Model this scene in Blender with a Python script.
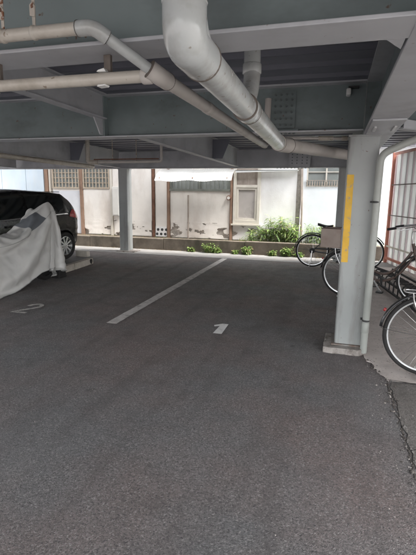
import bpy, math, random
from mathutils import Vector, Matrix, noise
random.seed(7)
R = math.radians
sc = bpy.context.scene
for o in list(bpy.data.objects): bpy.data.objects.remove(o)
COL = sc.collection

# ------------------------------------------------------------------ camera
CAM_H = 1.45
yaw, pit, rol = R(16.125), R(11.026), R(0.727)
fw = Vector((-math.sin(yaw)*math.cos(pit), math.cos(yaw)*math.cos(pit), -math.sin(pit)))
rt = Vector((math.cos(yaw), math.sin(yaw), 0)); up = rt.cross(fw)
rr = rt*math.cos(rol) + up*math.sin(rol); uu = -rt*math.sin(rol) + up*math.cos(rol)
cd = bpy.data.cameras.new('camera'); cam = bpy.data.objects.new('camera', cd); COL.objects.link(cam)
cam.matrix_world = Matrix(((rr.x, uu.x, -fw.x, 0), (rr.y, uu.y, -fw.y, 0), (rr.z, uu.z, -fw.z, CAM_H), (0, 0, 0, 1)))
cd.sensor_fit = 'VERTICAL'; cd.sensor_height = 36; cd.sensor_width = 27; cd.lens = 36*428.2/555
cd.clip_start = 0.02; cd.clip_end = 2000
sc.camera = cam

# ------------------------------------------------------------------ light
SUN_EL, SUN_AZ = 58.0, 98.0          # azimuth clockwise from +Y (towards +X)
w = bpy.data.worlds.new('World'); sc.world = w; w.use_nodes = True
nt = w.node_tree; nt.nodes.clear()
sky = nt.nodes.new('ShaderNodeTexSky'); sky.sky_type = 'NISHITA'; sky.sun_disc = False
sky.sun_elevation = R(SUN_EL); sky.sun_rotation = R(SUN_AZ); sky.air_density = 1.0; sky.dust_density = 3.0; sky.ozone_density = 1.0
bg = nt.nodes.new('ShaderNodeBackground'); bg.inputs[1].default_value = 0.15
ow = nt.nodes.new('ShaderNodeOutputWorld')
hs_ = nt.nodes.new('ShaderNodeHueSaturation'); hs_.inputs['Saturation'].default_value = 0.12      # overcast: grey-white cloud cover
nt.links.new(sky.outputs[0], hs_.inputs['Color']); nt.links.new(hs_.outputs[0], bg.inputs[0]); nt.links.new(bg.outputs[0], ow.inputs[0])
sl = bpy.data.lights.new('sun', 'SUN'); sl.energy = 1.5; sl.angle = R(30); sl.color = (1.0, 0.96, 0.9)
so = bpy.data.objects.new('sun', sl); COL.objects.link(so)
sd = Vector((math.sin(R(SUN_AZ))*math.cos(R(SUN_EL)), math.cos(R(SUN_AZ))*math.cos(R(SUN_EL)), math.sin(R(SUN_EL))))
so.rotation_euler = sd.to_track_quat('Z', 'Y').to_euler(); so.location = (8, 4, 15)
sc.view_settings.view_transform = 'Standard'; sc.view_settings.look = 'None'
sc.view_settings.gamma = 1; sc.view_settings.exposure = 3.12
sc.render.engine = 'CYCLES'
try:
    sc.cycles.max_bounces = 7; sc.cycles.diffuse_bounces = 5; sc.cycles.glossy_bounces = 3; sc.cycles.transmission_bounces = 3
except Exception: pass

# ------------------------------------------------------------------ materials
MATS = {}
def mat(name, col, rough=0.6, var=0.12, scale=6.0, spec=0.4, metal=0.0, bump=0.0, bscale=60.0,
        dirt=None, dscale=2.0, damt=0.5, dlo=0.5, dhi=0.7, stretch=None, coat=0.0, spots=None, sscale=30, slo=.68, transl=0.0, rvar=0.12):
    if name in MATS: return MATS[name]
    m = bpy.data.materials.new(name); MATS[name] = m; m.use_nodes = True
    n = m.node_tree.nodes; l = m.node_tree.links
    b = n['Principled BSDF']
    tc = n.new('ShaderNodeTexCoord'); vec = tc.outputs['Object']
    if stretch:
        mp = n.new('ShaderNodeMapping'); mp.inputs['Scale'].default_value = stretch
        l.new(vec, mp.inputs['Vector']); svec = mp.outputs[0]
    else: svec = vec
    def noi(v, s, d=3.0, r=0.6):
        t = n.new('ShaderNodeTexNoise'); t.inputs['Scale'].default_value = s; t.inputs['Detail'].default_value = d
        t.inputs['Roughness'].default_value = r; l.new(v, t.inputs['Vector']); return t.outputs['Fac']
    def ramp(f, a, bb):
        t = n.new('ShaderNodeMapRange'); t.inputs[1].default_value = a; t.inputs[2].default_value = bb
        l.new(f, t.inputs[0]); t.clamp = True; return t.outputs[0]
    def mix(f, a, bb):
        t = n.new('ShaderNodeMix'); t.data_type = 'RGBA'
        if isinstance(f, float): t.inputs[0].default_value = f
        else: l.new(f, t.inputs[0])
        for i, c in ((6, a), (7, bb)):
            if isinstance(c, tuple): t.inputs[i].default_value = (*c[:3], 1)
            else: l.new(c, t.inputs[i])
        return t.outputs[2]
    lo = tuple(c*(1-var) for c in col); hi = tuple(min(1, c*(1+var)) for c in col)
    c = mix(ramp(noi(vec, scale), .3, .7), lo, hi)
    if dirt:
        f = ramp(noi(svec, dscale, 5, .65), dlo, dhi)
        t = n.new('ShaderNodeMath'); t.operation = 'MULTIPLY'; t.inputs[1].default_value = damt; l.new(f, t.inputs[0])
        c = mix(t.outputs[0], c, dirt)
    if spots:
        c = mix(ramp(noi(vec, sscale, 3, .5), slo, slo+.04), c, spots)
    l.new(c, b.inputs['Base Color'])
    rf = n.new('ShaderNodeMapRange'); rf.inputs[3].default_value = max(.02, rough-rvar); rf.inputs[4].default_value = min(1, rough+rvar)
    l.new(noi(vec, scale*2.3), rf.inputs[0]); l.new(rf.outputs[0], b.inputs['Roughness'])
    b.inputs['Metallic'].default_value = metal; b.inputs['Specular IOR Level'].default_value = spec
    b.inputs['Coat Weight'].default_value = coat
    if bump:
        bp = n.new('ShaderNodeBump'); bp.inputs['Strength'].default_value = bump; bp.inputs['Distance'].default_value = 0.01
        l.new(noi(vec, bscale, 4), bp.inputs['Height']); l.new(bp.outputs[0], b.inputs['Normal'])
    if transl:
        tr = n.new('ShaderNodeBsdfTranslucent'); l.new(c, tr.inputs[0])
        ms = n.new('ShaderNodeMixShader'); ms.inputs[0].default_value = transl
        l.new(b.outputs[0], ms.inputs[1]); l.new(tr.outputs[0], ms.inputs[2]); l.new(ms.outputs[0], n['Material Output'].inputs[0])
    return m

RINGS = [(-2.75, 5.35, 1.0, .8, .42), (-1.9, 6.6, .9, .6, .5)]
def asphalt(name, base, stain, tint):
    m = bpy.data.materials.new(name); MATS[name] = m; m.use_nodes = True
    n = m.node_tree.nodes; l = m.node_tree.links; b = n['Principled BSDF']
    tc = n.new('ShaderNodeTexCoord'); vec = tc.outputs['Object']
    def N(t, **k):
        x = n.new(t)
        for a, v in k.items():
            try: x.inputs[a].default_value = v
            except Exception: setattr(x, a, v)
        return x
    def rng(f, a, c, o1=0., o2=1.):
        t = n.new('ShaderNodeMapRange'); t.clamp = True
        for i, v in enumerate((a, c, o1, o2)): t.inputs[i+1].default_value = v
        l.new(f, t.inputs[0]); return t.outputs[0]
    def mixc(f, a, c, mode='MIX'):
        t = n.new('ShaderNodeMix'); t.data_type = 'RGBA'; t.blend_type = mode
        if isinstance(f, float): t.inputs[0].default_value = f
        else: l.new(f, t.inputs[0])
        for i, q in ((6, a), (7, c)):
            if isinstance(q, tuple): t.inputs[i].default_value = (*q, 1)
            else: l.new(q, t.inputs[i])
        return t.outputs[2]
    dn = n.new('ShaderNodeTexNoise'); dn.inputs['Scale'].default_value = 110; dn.inputs['Detail'].default_value = 2; l.new(vec, dn.inputs['Vector'])
    dv = n.new('ShaderNodeVectorMath'); dv.operation = 'MULTIPLY_ADD'; dv.inputs[1].default_value = (.010, .010, .010); l.new(dn.outputs['Color'], dv.inputs[0]); l.new(vec, dv.inputs[2])
    wvec = dv.outputs[0]
    vo = n.new('ShaderNodeTexVoronoi'); vo.inputs['Scale'].default_value = 150; l.new(wvec, vo.inputs['Vector'])
    v2 = n.new('ShaderNodeTexVoronoi'); v2.inputs['Scale'].default_value = 290; l.new(vec, v2.inputs['Vector'])
    def noi(s, d=4, r=.6):
        t = n.new('ShaderNodeTexNoise'); t.inputs['Scale'].default_value = s; t.inputs['Detail'].default_value = d; t.inputs['Roughness'].default_value = r
        l.new(vec, t.inputs['Vector']); return t.outputs['Fac']
    ve = n.new('ShaderNodeTexVoronoi'); ve.feature = 'DISTANCE_TO_EDGE'; ve.inputs['Scale'].default_value = 150; l.new(wvec, ve.inputs['Vector'])
    gap = rng(ve.outputs['Distance'], .0, .14, .72, 1.0)
    sep = n.new('ShaderNodeSeparateColor'); l.new(vo.outputs['Color'], sep.inputs[0])
    agg = rng(sep.outputs[0], 0., 1., .66, 1.30)
    light = rng(sep.outputs[1], .90, .94, 0, .62)
    c = mixc(rng(noi(.7), .4, .6), base, tint)
    cm = n.new('ShaderNodeVectorMath'); cm.operation = 'SCALE'; l.new(c, cm.inputs[0])
    mg = n.new('ShaderNodeMath'); mg.operation = 'MULTIPLY'; l.new(agg, mg.inputs[0]); l.new(gap, mg.inputs[1]); l.new(mg.outputs[0], cm.inputs['Scale'])
    c = mixc(light, cm.outputs[0], (.36, .345, .33))
    pit = rng(noi(75, 3, .6), .55, .64, 0, .85)
    c = mixc(pit, c, tuple(q*.33 for q in base))
    c = mixc(rng(noi(2.2, 5, .7), .52, .72, 0, .5), c, stain)
    c = mixc(rng(noi(.45, 5, .55), .5, .75, 0, .4), c, tuple(min(1, q*1.35) for q in base))
    # oil drips, tyre scuffs and faint ring stains
    c = mixc(rng(noi(7.5, 3, .5), .66, .74, 0, .6), c, stain)
    mp = n.new('ShaderNodeMapping'); mp.inputs['Scale'].default_value = (2.6, .22, 1); mp.inputs['Rotation'].default_value = (0, 0, R(4)); l.new(vec, mp.inputs['Vector'])
    tn = n.new('ShaderNodeTexNoise'); tn.inputs['Scale'].default_value = 1.6; tn.inputs['Detail'].default_value = 6; l.new(mp.outputs[0], tn.inputs['Vector'])
    c = mixc(rng(tn.outputs['Fac'], .52, .68, 0, .38), c, stain)
    for cx_, cy_, ex, ey, rr_ in RINGS:
        mp = n.new('ShaderNodeMapping'); mp.inputs['Location'].default_value = (-cx_*ex, -cy_*ey, 0); mp.inputs['Scale'].default_value = (ex, ey, 0); l.new(vec, mp.inputs['Vector'])
        vl = n.new('ShaderNodeVectorMath'); vl.operation = 'LENGTH'; l.new(mp.outputs[0], vl.inputs[0])
        wv = n.new('ShaderNodeMath'); wv.operation = 'MULTIPLY_ADD'; wv.inputs[1].default_value = .16; l.new(noi(3.0, 4), wv.inputs[0]); l.new(vl.outputs['Value'], wv.inputs[2])
        sb = n.new('ShaderNodeMath'); sb.operation = 'SUBTRACT'; sb.inputs[1].default_value = rr_; l.new(wv.outputs[0], sb.inputs[0])
        ab = n.new('ShaderNodeMath'); ab.operation = 'ABSOLUTE'; l.new(sb.outputs[0], ab.inputs[0])
        c = mixc(rng(ab.outputs[0], .0, .07, .26, 0), c, stain)
    l.new(c, b.inputs['Base Color'])
    l.new(rng(noi(5), .3, .7, .55, .78), b.inputs['Roughness']); b.inputs['Specular IOR Level'].default_value = .5
    h1 = rng(ve.outputs['Distance'], 0, .25, 0, 1); h2 = rng(v2.outputs['Distance'], 0, .7, .4, 0)
    ad = n.new('ShaderNodeMath'); l.new(h1, ad.inputs[0]); l.new(h2, ad.inputs[1])
    ad2 = n.new('ShaderNodeMath'); l.new(ad.outputs[0], ad2.inputs[0]); l.new(rng(noi(75, 3, .6), .5, .7, .9, 0), ad2.inputs[1])
    bp = n.new('ShaderNodeBump'); bp.inputs['Strength'].default_value = .8; bp.inputs['Distance'].default_value = .003
    l.new(ad2.outputs[0], bp.inputs['Height']); l.new(bp.outputs[0], b.inputs['Normal'])
    return m

asphalt('asphalt', (.168, .164, .166), (.075, .066, .065), (.196, .158, .150))
asphalt('old_asphalt', (.17, .158, .148), (.085, .075, .068), (.15, .135, .126))
mat('concrete', (.58, .53, .50), .85, .12, 3, bump=.35, bscale=90, dirt=(.27, .23, .21), dscale=1.6, damt=.55, spots=(.36, .32, .3), sscale=45, slo=.62)
mat('gutter_concrete', (.29, .28, .27), .9, .12, 4, bump=.3, bscale=80, dirt=(.25, .22, .2), dscale=2.5, damt=.5)
mat('mossy_concrete', (.15, .125, .10), .95, .25, 5, bump=.5, bscale=50, dirt=(.05, .048, .035), dscale=2.2, damt=.75, stretch=(1, 1, .5))
mat('pad_concrete', (.38, .35, .325), .9, .15, 8, bump=.8, bscale=30, dirt=(.15, .13, .115), dscale=9, damt=.85, dlo=.44, dhi=.6)
mat('soil', (.12, .09, .065), .95, .3, 8, bump=.8, bscale=40)
mat('road_paint', (.68, .645, .62), .8, .08, 9, dirt=(.15, .135, .13), dscale=9, damt=.55, dlo=.46, dhi=.66, bump=.35, bscale=130)
mat('number_paint', (.86, .85, .83), .75, .05, 9, dirt=(.3, .29, .28), dscale=16, damt=.5, dlo=.58, dhi=.7, bump=.3, bscale=130)
mat('faded_paint', (.55, .53, .50), .8, .08, 9, dirt=(.12, .11, .11), dscale=22, damt=.75, dlo=.5, dhi=.62, bump=.3, bscale=130)
mat('crack_dirt', (.085, .075, .068), 1, .4, 30, bump=.8, bscale=80)
mat('green_steel', (.19, .228, .23), .5, .1, 3, dirt=(.115, .135, .135), dscale=1.8, damt=.7, stretch=(1, 1, 2), bump=.08, bscale=25, spots=(.13, .09, .07), sscale=22, slo=.685)
mat('grey_steel', (.45, .46, .48), .5, .08, 3, dirt=(.27, .27, .285), dscale=2, damt=.55, bump=.06, bscale=25, spots=(.24, .17, .13), sscale=26, slo=.70)
mat('column_steel', (.35, .365, .36), .42, .06, 2.5, dirt=(.19, .18, .165), dscale=6, damt=.75, stretch=(1, 1, .16), bump=.08, bscale=14, spots=(.17, .12, .09), sscale=34, slo=.70)
mat('deck_steel', (.155, .16, .19), .5, .12, 2, dirt=(.085, .085, .105), dscale=1.2, damt=.6, stretch=(.4, 3, 1))
mat('rusty_plate', (.27, .26, .245), .7, .15, 12, dirt=(.14, .08, .055), dscale=9, damt=.8, dlo=.4, dhi=.6, bump=.3, bscale=50)
mat('bolt_steel', (.5, .5, .5), .4, .1, 20, metal=.6)
mat('dark_bolt', (.12, .14, .14), .5, .1, 20)
mat('yellow_tape', (.70, .42, .05), .55, .1, 8, dirt=(.36, .30, .22), dscale=14, damt=.8, dlo=.56, dhi=.64, spots=(.33, .33, .31), sscale=35, slo=.66)
mat('pvc_grey', (.47, .49, .485), .24, .04, 2, dirt=(.27, .255, .225), dscale=4.5, damt=.8, dlo=.46, dhi=.72, spec=.55, spots=(.30, .28, .25), sscale=30, slo=.66, bump=.03, bscale=15)
mat('pvc_cream', (.50, .465, .41), .38, .06, 3, dirt=(.29, .25, .20), dscale=6, damt=.75, dlo=.45, dhi=.7, spec=.5, spots=(.27, .22, .17), sscale=34, slo=.66)
mat('pvc_aged', (.49, .46, .43), .45, .08, 3, dirt=(.31, .28, .25), dscale=4, damt=.6)
mat('pipe_green_grey', (.37, .385, .36), .4, .06, 3, dirt=(.24, .23, .21), dscale=3, damt=.5)
mat('joint_line', (.13, .11, .095), .7, .2, 20)
mat('dark_strap', (.05, .05, .05), .5)
mat('rust', (.17, .085, .055), .85, .3, 12, bump=.4, bscale=60, dirt=(.09, .04, .03), dscale=5, damt=.7)
mat('strap_metal', (.45, .41, .36), .6, .1, 20, spots=(.2, .09, .05), sscale=40, slo=.56)
mat('white_plastic', (.75, .75, .73), .4, .03)
mat('plaster', (.78, .74, .69), .9, .08, 1.5, bump=.25, bscale=35, dirt=(.56, .49, .43), dscale=1.6, damt=.65, stretch=(1, 1, .35))
mat('plaster_white', (.80, .79, .78), .9, .06, 1.5, bump=.25, bscale=35, dirt=(.5, .45, .41), dscale=.8, damt=.5, stretch=(1, 1, .4))
mat('cool_wall', (.72, .76, .79), .85, .05, 1.2, bump=.15, bscale=30, dirt=(.55, .57, .58), dscale=.8, damt=.4)
mat('blue_panel', (.52, .60, .66), .7, .08, 1.5, dirt=(.62, .62, .6), dscale=1.2, damt=.6, stretch=(2, 1, .4))
mat('door_panel', (.60, .61, .64), .7, .05, 2, dirt=(.45, .43, .43), dscale=1.5, damt=.4)
mat('mortar', (.42, .385, .345), .95, .25, 12, bump=.6, bscale=50)
mat('brown_wood', (.26, .165, .115), .8, .2, 4, dirt=(.12, .075, .055), dscale=3, damt=.6, stretch=(4, 4, .4))
mat('grey_wood', (.36, .31, .27), .85, .2, 5, dirt=(.2, .16, .13), dscale=4, damt=.6, stretch=(4, 4, .4))
mat('lattice', (.42, .35, .27), .7, .15, 10)
mat('dark_glass', (.05, .055, .05), .12, .2, 3, spec=.6)
mat('dusty_glass', (.22, .24, .23), .25, .15, 2, spec=.6)
mat('curtain_glass', (.42, .385, .36), .3, .1, 2, spec=.5)
mat('window_frame', (.60, .56, .49), .55, .06, 6)
mat('hood_metal', (.16, .17, .15), .5, .15, 5)
mat('awning_sheet', (.86, .87, .86), .5, .04, 3, transl=.55)
mat('roof_tile', (.12, .12, .125), .6, .2, 6)
mat('beige_box', (.56, .55, .52), .5, .05)
mat('car_paint', (.008, .0085, .009), .28, .1, 3, coat=.25, spec=.25, rvar=.05)
mat('car_glass', (.012, .015, .016), .06, .1, 2, spec=.7, rvar=.03)
mat('black_plastic', (.02, .02, .021), .55, .2, 10)
mat('rubber', (.022, .021, .021), .8, .2, 12, bump=.2, bscale=90)
mat('silver', (.62, .63, .64), .3, .05, 6, metal=.7)
mat('chrome', (.7, .7, .7), .2, .03, 6, metal=1.0)
mat('tail_red', (.42, .012, .016), .15, .1, 6, coat=1.0)
mat('red_reflector', (.28, .025, .025), .3)
mat('cover_silver', (.57, .565, .55), .33, .04, 3, spec=.5, dirt=(.47, .45, .43), dscale=3, damt=.4, bump=.55, bscale=9, rvar=.06)
mat('hem_tape', (.36, .36, .355), .6, .1, 20)
mat('cover_dark', (.13, .14, .155), .5, .1, 3, spec=.4, bump=.1, bscale=26)
mat('stop_concrete', (.54, .50, .44), .9, .1, 6, dirt=(.3, .26, .22), dscale=4, damt=.6, bump=.3, bscale=60)
mat('bike_black', (.02, .02, .022), .35, .1, 8, coat=.4)
mat('bike_green', (.03, .055, .045), .3, .1, 8, coat=.5)
mat('bike_brown', (.09, .06, .05), .4, .1, 8, coat=.3)
mat('tan_box', (.38, .315, .28), .75, .08, 6, dirt=(.28, .19, .15), dscale=5, damt=.4)
mat('tyre_wall', (.03, .03, .03), .7, .1, 12)
mat('orange_paint', (.50, .20, .145), .5, .1, 4, dirt=(.36, .1, .06), dscale=3, damt=.5, spots=(.2, .08, .05), sscale=20, slo=.72)
mat('mauve_board', (.58, .53, .54), .6, .08, 4, dirt=(.30, .26, .26), dscale=2, damt=.4, transl=.35)
mat('pale_board', (.72, .73, .72), .55, .06, 4, dirt=(.5, .5, .49), dscale=2, damt=.4, transl=.35)
mat('leaf_a', (.20, .31, .075), .5, .35, 14, transl=.3)
mat('leaf_b', (.31, .40, .14), .5, .3, 14, transl=.3)
mat('leaf_c', (.12, .22, .05), .5, .3, 14, transl=.25)
mat('leaf_dry', (.30, .23, .11), .7, .3, 14, transl=.2)
mat('stem', (.11, .13, .05), .6, .2, 14)

# ------------------------------------------------------------------ mesh helpers
ORG = {}
class MB:
    def __init__(s): s.v = []; s.f = []; s.m = []
    def add(s, vs, fs, mi=0):
        k = len(s.v); s.v += [tuple(v) for v in vs]; s.f += [tuple(i+k for i in f) for f in fs]; s.m += [mi]*len(fs)
        return s
    def box(s, x0, x1, y0, y1, z0, z1, mi=0):
        x0, x1 = min(x0, x1), max(x0, x1); y0, y1 = min(y0, y1), max(y0, y1); z0, z1 = min(z0, z1), max(z0, z1)
        return s.add([(x0,y0,z0),(x1,y0,z0),(x1,y1,z0),(x0,y1,z0),(x0,y0,z1),(x1,y0,z1),(x1,y1,z1),(x0,y1,z1)],
                     [(0,3,2,1),(4,5,6,7),(0,1,5,4),(1,2,6,5),(2,3,7,6),(3,0,4,7)], mi)
    def bar(s, a, b, wx, wz, up=(0,0,1), mi=0):
        a = Vector(a); b = Vector(b); d = (b-a).normalized(); u = Vector(up)
        x = d.cross(u)
        if x.length < 1e-4: x = d.cross(Vector((1,0,0)))
        x.normalize(); u = x.cross(d)
        vs = []
        for p in (a, b):
            for i, j in ((-1,-1),(1,-1),(1,1),(-1,1)): vs.append(p + x*(i*wx/2) + u*(j*wz/2))
        return s.add(vs, [(0,1,2,3),(7,6,5,4),(0,4,5,1),(1,5,6,2),(2,6,7,3),(3,7,4,0)], mi)
    def prism(s, poly, axis, a, b, mi=0):       # poly: 2-D points in the other two axes
        n = len(poly); vs = []
        for t in (a, b):
            for p in poly:
                q = list(p); q.insert(axis, t); vs.append(q)
        fs = [tuple(range(n-1, -1, -1)), tuple(range(n, 2*n))] + [(i, (i+1) % n, n+(i+1) % n, n+i) for i in range(n)]
        return s.add(vs, fs, mi)
    def tube(s, path, r, seg=12, cap=True, mi=0, closed=False):
        P = [Vector(p) for p in path]; n = len(P)
        rs = r if isinstance(r, (list, tuple)) else [r]*n
        vs = []; fs = []; u = None
        for i, p in enumerate(P):
            if closed: d = (P[(i+1) % n]-P[i-1])
            else: d = P[min(i+1, n-1)]-P[max(i-1, 0)]
            d.normalize()
            if u is None:
                u = d.cross(Vector((0,0,1)))
                if u.length < .05: u = d.cross(Vector((1,0,0)))
            u = (u - d*u.dot(d)).normalized(); w2 = d.cross(u)
            for k in range(seg):
                a = 2*math.pi*k/seg; vs.append(p + (u*math.cos(a)+w2*math.sin(a))*rs[i])
        m = n if closed else n-1
        for i in range(m):
            j = (i+1) % n
            for k in range(seg):
                q = (k+1) % seg; fs.append((i*seg+k, i*seg+q, j*seg+q, j*seg+k))
        if cap and not closed:
            fs.append(tuple(range(seg-1, -1, -1))); fs.append(tuple((n-1)*seg+k for k in range(seg)))
        return s.add(vs, fs, mi)
    def lathe(s, prof, c, axis='y', seg=40, mi=0, closed=False):   # prof: (radius, along)
        c = Vector(c); vs = []; fs = []; n = len(prof)
        for k in range(seg):
            a = 2*math.pi*k/seg; ca, sa = math.cos(a), math.sin(a)
            for r, t in prof:
                vs.append(c + (Vector((r*ca, t, r*sa)) if axis == 'y' else Vector((t, r*ca, r*sa)) if axis == 'x' else Vector((r*ca, r*sa, t))))
        for k in range(seg):
            q = (k+1) % seg
            for i in range(n if closed else n-1):
                j = (i+1) % n; fs.append((k*n+i, k*n+j, q*n+j, q*n+i))
        return s.add(vs, fs, mi)
    def build(s, name, m, parent=None, smooth=None, bevel=0, world=True):
        me = bpy.data.meshes.new(name)
        off = ORG.get(parent.name, Vector((0,0,0))) if (parent and world) else Vector((0,0,0))
        me.from_pydata([tuple(Vector(v)-off) for v in s.v], [], s.f)
        ms = m if isinstance(m, (list, tuple)) else [m]
        for x in ms: me.materials.append(MATS[x])
        if len(ms) > 1: me.polygons.foreach_set('material_index', s.m)
        me.update()
        import bmesh
        bm = bmesh.new(); bm.from_mesh(me); bmesh.ops.recalc_face_normals(bm, faces=bm.faces); bm.to_mesh(me); bm.free()
        o = bpy.data.objects.new(name, me); COL.objects.link(o)
        if smooth:
            for p in me.polygons: p.use_smooth = True
            if smooth is not True:
                try: me.set_sharp_from_angle(angle=R(smooth))
                except Exception: pass
        if bevel:
            b = o.modifiers.new('bevel', 'BEVEL'); b.width = bevel; b.segments = 2; b.limit_method = 'ANGLE'
        if parent: o.parent = parent; ORG[o.name] = off
        return o

def thing(name, loc, label, cat, group=None, rz=0):
    o = bpy.data.objects.new(name, None); COL.objects.link(o); o.location = loc; o.rotation_euler = (0, 0, rz)
    o.empty_display_size = .1; ORG[o.name] = Vector(loc)
    return tag(o, label, cat, group)
def tag(o, label=None, cat=None, group=None, kind=None):
    if label: o['label'] = label
    if cat: o['category'] = cat
    if group: o['group'] = group
    if kind: o['kind'] = kind
    return o
def share(src, name, parent, loc):              # a cheap alike piece
    o = bpy.data.objects.new(name, src.data); COL.objects.link(o); o.parent = parent; o.location = loc
    return o
def arc(c, r, a0, a1, n, plane='xz', y=0):
    out = []
    for i in range(n+1):
        a = R(a0+(a1-a0)*i/n); out.append((c[0]+r*math.cos(a), y, c[1]+r*math.sin(a)))
    return out
def bend(pts, rad, n=8):                        # round the corners of a poly-line
    P = [Vector(p) for p in pts]; out = [P[0]]
    for i in range(1, len(P)-1):
        a, b, c = P[i-1], P[i], P[i+1]; d1 = (a-b).normalized(); d2 = (c-b).normalized()
        rd = min(rad, (a-b).length*.49, (c-b).length*.49); p0 = b+d1*rd; p1 = b+d2*rd
        for k in range(n+1):
            t = k/n; out.append(p0*(1-t)**2 + b*2*t*(1-t) + p1*t*t)
    out.append(P[-1]); return out
rnd = random.uniform

# ------------------------------------------------------------------ ground
def sheet(name, poly, z, m, parent=None):
    mb = MB(); mb.add([(x, y, z) for x, y in poly], [tuple(range(len(poly)))])
    o = mb.build(name, m, parent)
    return o
ground = sheet('ground', [(-300, -300), (300, -300), (300, 300), (-300, 300)], 0, 'asphalt'); tag(ground, kind='structure')
# concrete apron of the bicycle area, ragged edge, slightly raised slab
def ragged(a, b, n, amp):
    return [(a[0]+(b[0]-a[0])*i/n + rnd(-amp, amp), a[1]+(b[1]-a[1])*i/n + rnd(-amp, amp)) for i in range(n)]
ap = ragged((.50, 3.50), (.36, 3.95), 14, .02) + ragged((.36, 3.95), (.30, 4.3), 5, .01) + ragged((.30, 4.3), (.32, 9.45), 30, .012)
apron_poly = [(6, 3.52)] + list(reversed(ragged((.54, 3.50), (6, 3.52), 40, .008)))[:0] + [(6, 9.45), (.32, 9.45)] + list(reversed(ap)) + ragged((.54, 3.5), (6, 3.52), 36, .008)
mb = MB(); mb.prism(apron_poly, 2, -.02, .007)
apron = mb.build('concrete_apron', 'concrete'); tag(apron, kind='structure')
le = ragged((.56, -2), (.53, 2.2), 34, .014) + ragged((.53, 2.2), (.52, 2.75), 6, .016) + ragged((.52, 2.75), (.515, 3.46), 8, .012) + [(.53, 3.46)]
mb = MB(); mb.prism(le + [(6, 3.47), (6, -2)], 2, -.02, .005)
tag(mb.build('asphalt_strip', 'old_asphalt'), kind='structure')
# crack full of dirt between the two pavings
cr = []
pts = ragged((.52, -2), (.505, 2.2), 130, .010) + ragged((.505, 2.2), (.49, 3.5), 50, .012) + ragged((.49, 3.5), (.35, 3.97), 18, .012)
lft = [(x-abs(rnd(.000, .005)), y) for x, y in pts]; rgt = [(x+max(.001, random.gauss(.005, .005)), y) for x, y in pts]
mb = MB(); n = len(pts)
mb.add([(x, y, .003) for x, y in lft]+[(x, y, .003) for x, y in rgt], [(i, n+i, n+i+1, i+1) for i in range(n-1)])
tag(mb.build('pavement_crack', 'crack_dirt', ground), 'dark dirt filled crack along the asphalt edge')
p2 = ragged((.5, 3.49), (2.4, 3.50), 24, .008); n = len(p2)
mb = MB(); mb.add([(x, y-rnd(.012, .03), .0082) for x, y in p2]+[(x, y+rnd(-.004, .002), .0082) for x, y in p2], [(i, i+1, n+i+1, n+i) for i in range(n-1)])
mb.build('slab_joint', 'crack_dirt', ground)
rb_ = MB()
for i in range(420):
    q = random.random(); k_ = int(q*(len(pts)-1)); s = abs(random.gauss(0, .006))+.002
    if pts[k_][1] < 1.0: continue
    x, y = pts[k_][0]+random.gauss(.008, .028), pts[k_][1]+rnd(-.03, .03); vs_ = []
    for e in range(5): a_ = e*1.257+rnd(-.4, .4); vs_.append((x+s*math.cos(a_), y+s*math.sin(a_), .004))
    vs_.append((x+rnd(-.3, .3)*s, y+rnd(-.3, .3)*s, .004+s*rnd(.5, 1.1)))
    rb_.add(vs_, [(e, (e+1) % 5, 5) for e in range(5)], random.randrange(3))
tag(rb_.build('rubble', ['pad_concrete', 'old_asphalt', 'crack_dirt'], None), 'crumbled bits of asphalt and concrete along the crack', 'rubble', kind='stuff')
# pale gutter strip under the open sky
mb = MB(); mb.prism([(-14, 9.50), (.28, 9.42), (.28, 9.47), (6, 9.47), (6, 10.3), (-14, 10.3)], 2, -.02, .008)
tag(mb.build('gutter', 'gutter_concrete'), kind='structure')
# painted markings
def worn_quad(a, b, wd, n, z):
    a = Vector((*a, 0)); b = Vector((*b, 0)); d = (b-a); s = Vector((d.y, -d.x, 0)).normalized()*wd/2
    L = []; Q = []
    for i in range(n+1):
        p = a+d*i/n; L.append(p-s*(1+rnd(-.06, .06))+Vector((0, 0, z))); Q.append(p+s*(1+rnd(-.06, .06))+Vector((0, 0, z)))
    m2 = MB(); m2.add(L+Q, [(i, n+1+i, n+2+i, i+1) for i in range(n)]); return m2
tag(worn_quad((-2.335, 4.16), (-2.34, 9.44), .125, 60, .004).build('painted_line', 'road_paint', ground), 'long pale painted bay line on the asphalt')
m1 = MB(); m1.add([(x, y, .004) for x, y in ((-1.150, 4.19), (-1.055, 4.19), (-1.065, 4.55), (-1.135, 4.55), (-1.215, 4.47), (-1.195, 4.42), (-1.145, 4.455))], [(0, 1, 2, 3, 6), (3, 4, 5, 6)])
tag(m1.build('painted_number', 'number_paint', ground), 'white painted numeral 1 on the asphalt')
path2 = [(-3.79, 4.50), (-3.76, 4.585), (-3.66, 4.62), (-3.57, 4.58), (-3.545, 4.50), (-3.60, 4.42), (-3.72, 4.30), (-3.79, 4.225)]
path2 = [(-3.53+(x+3.53)*.70, y) for x, y in path2]
sm = bend([(x, y, 0) for x, y in path2], .06, 4)
def ribbon(P, wd, z):
    m2 = MB(); L = []; Q = []
    for i, p in enumerate(P):
        d = (P[min(i+1, len(P)-1)]-P[max(i-1, 0)]).normalized(); s = Vector((d.y, -d.x, 0))*wd/2
        L.append(p-s+Vector((0, 0, z))); Q.append(p+s+Vector((0, 0, z)))
    n = len(P); return m2.add(L+Q, [(i, n+i, n+i+1, i+1) for i in range(n-1)])
m2 = ribbon(sm, .055, .004); m2.add([(-3.73, 4.19, .004), (-3.52, 4.19, .004), (-3.52, 4.245, .004), (-3.73, 4.245, .004)], [(0, 1, 2, 3)])
tag(m2.build('painted_number', 'faded_paint', ground), 'worn painted numeral 2 on the asphalt')
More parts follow.
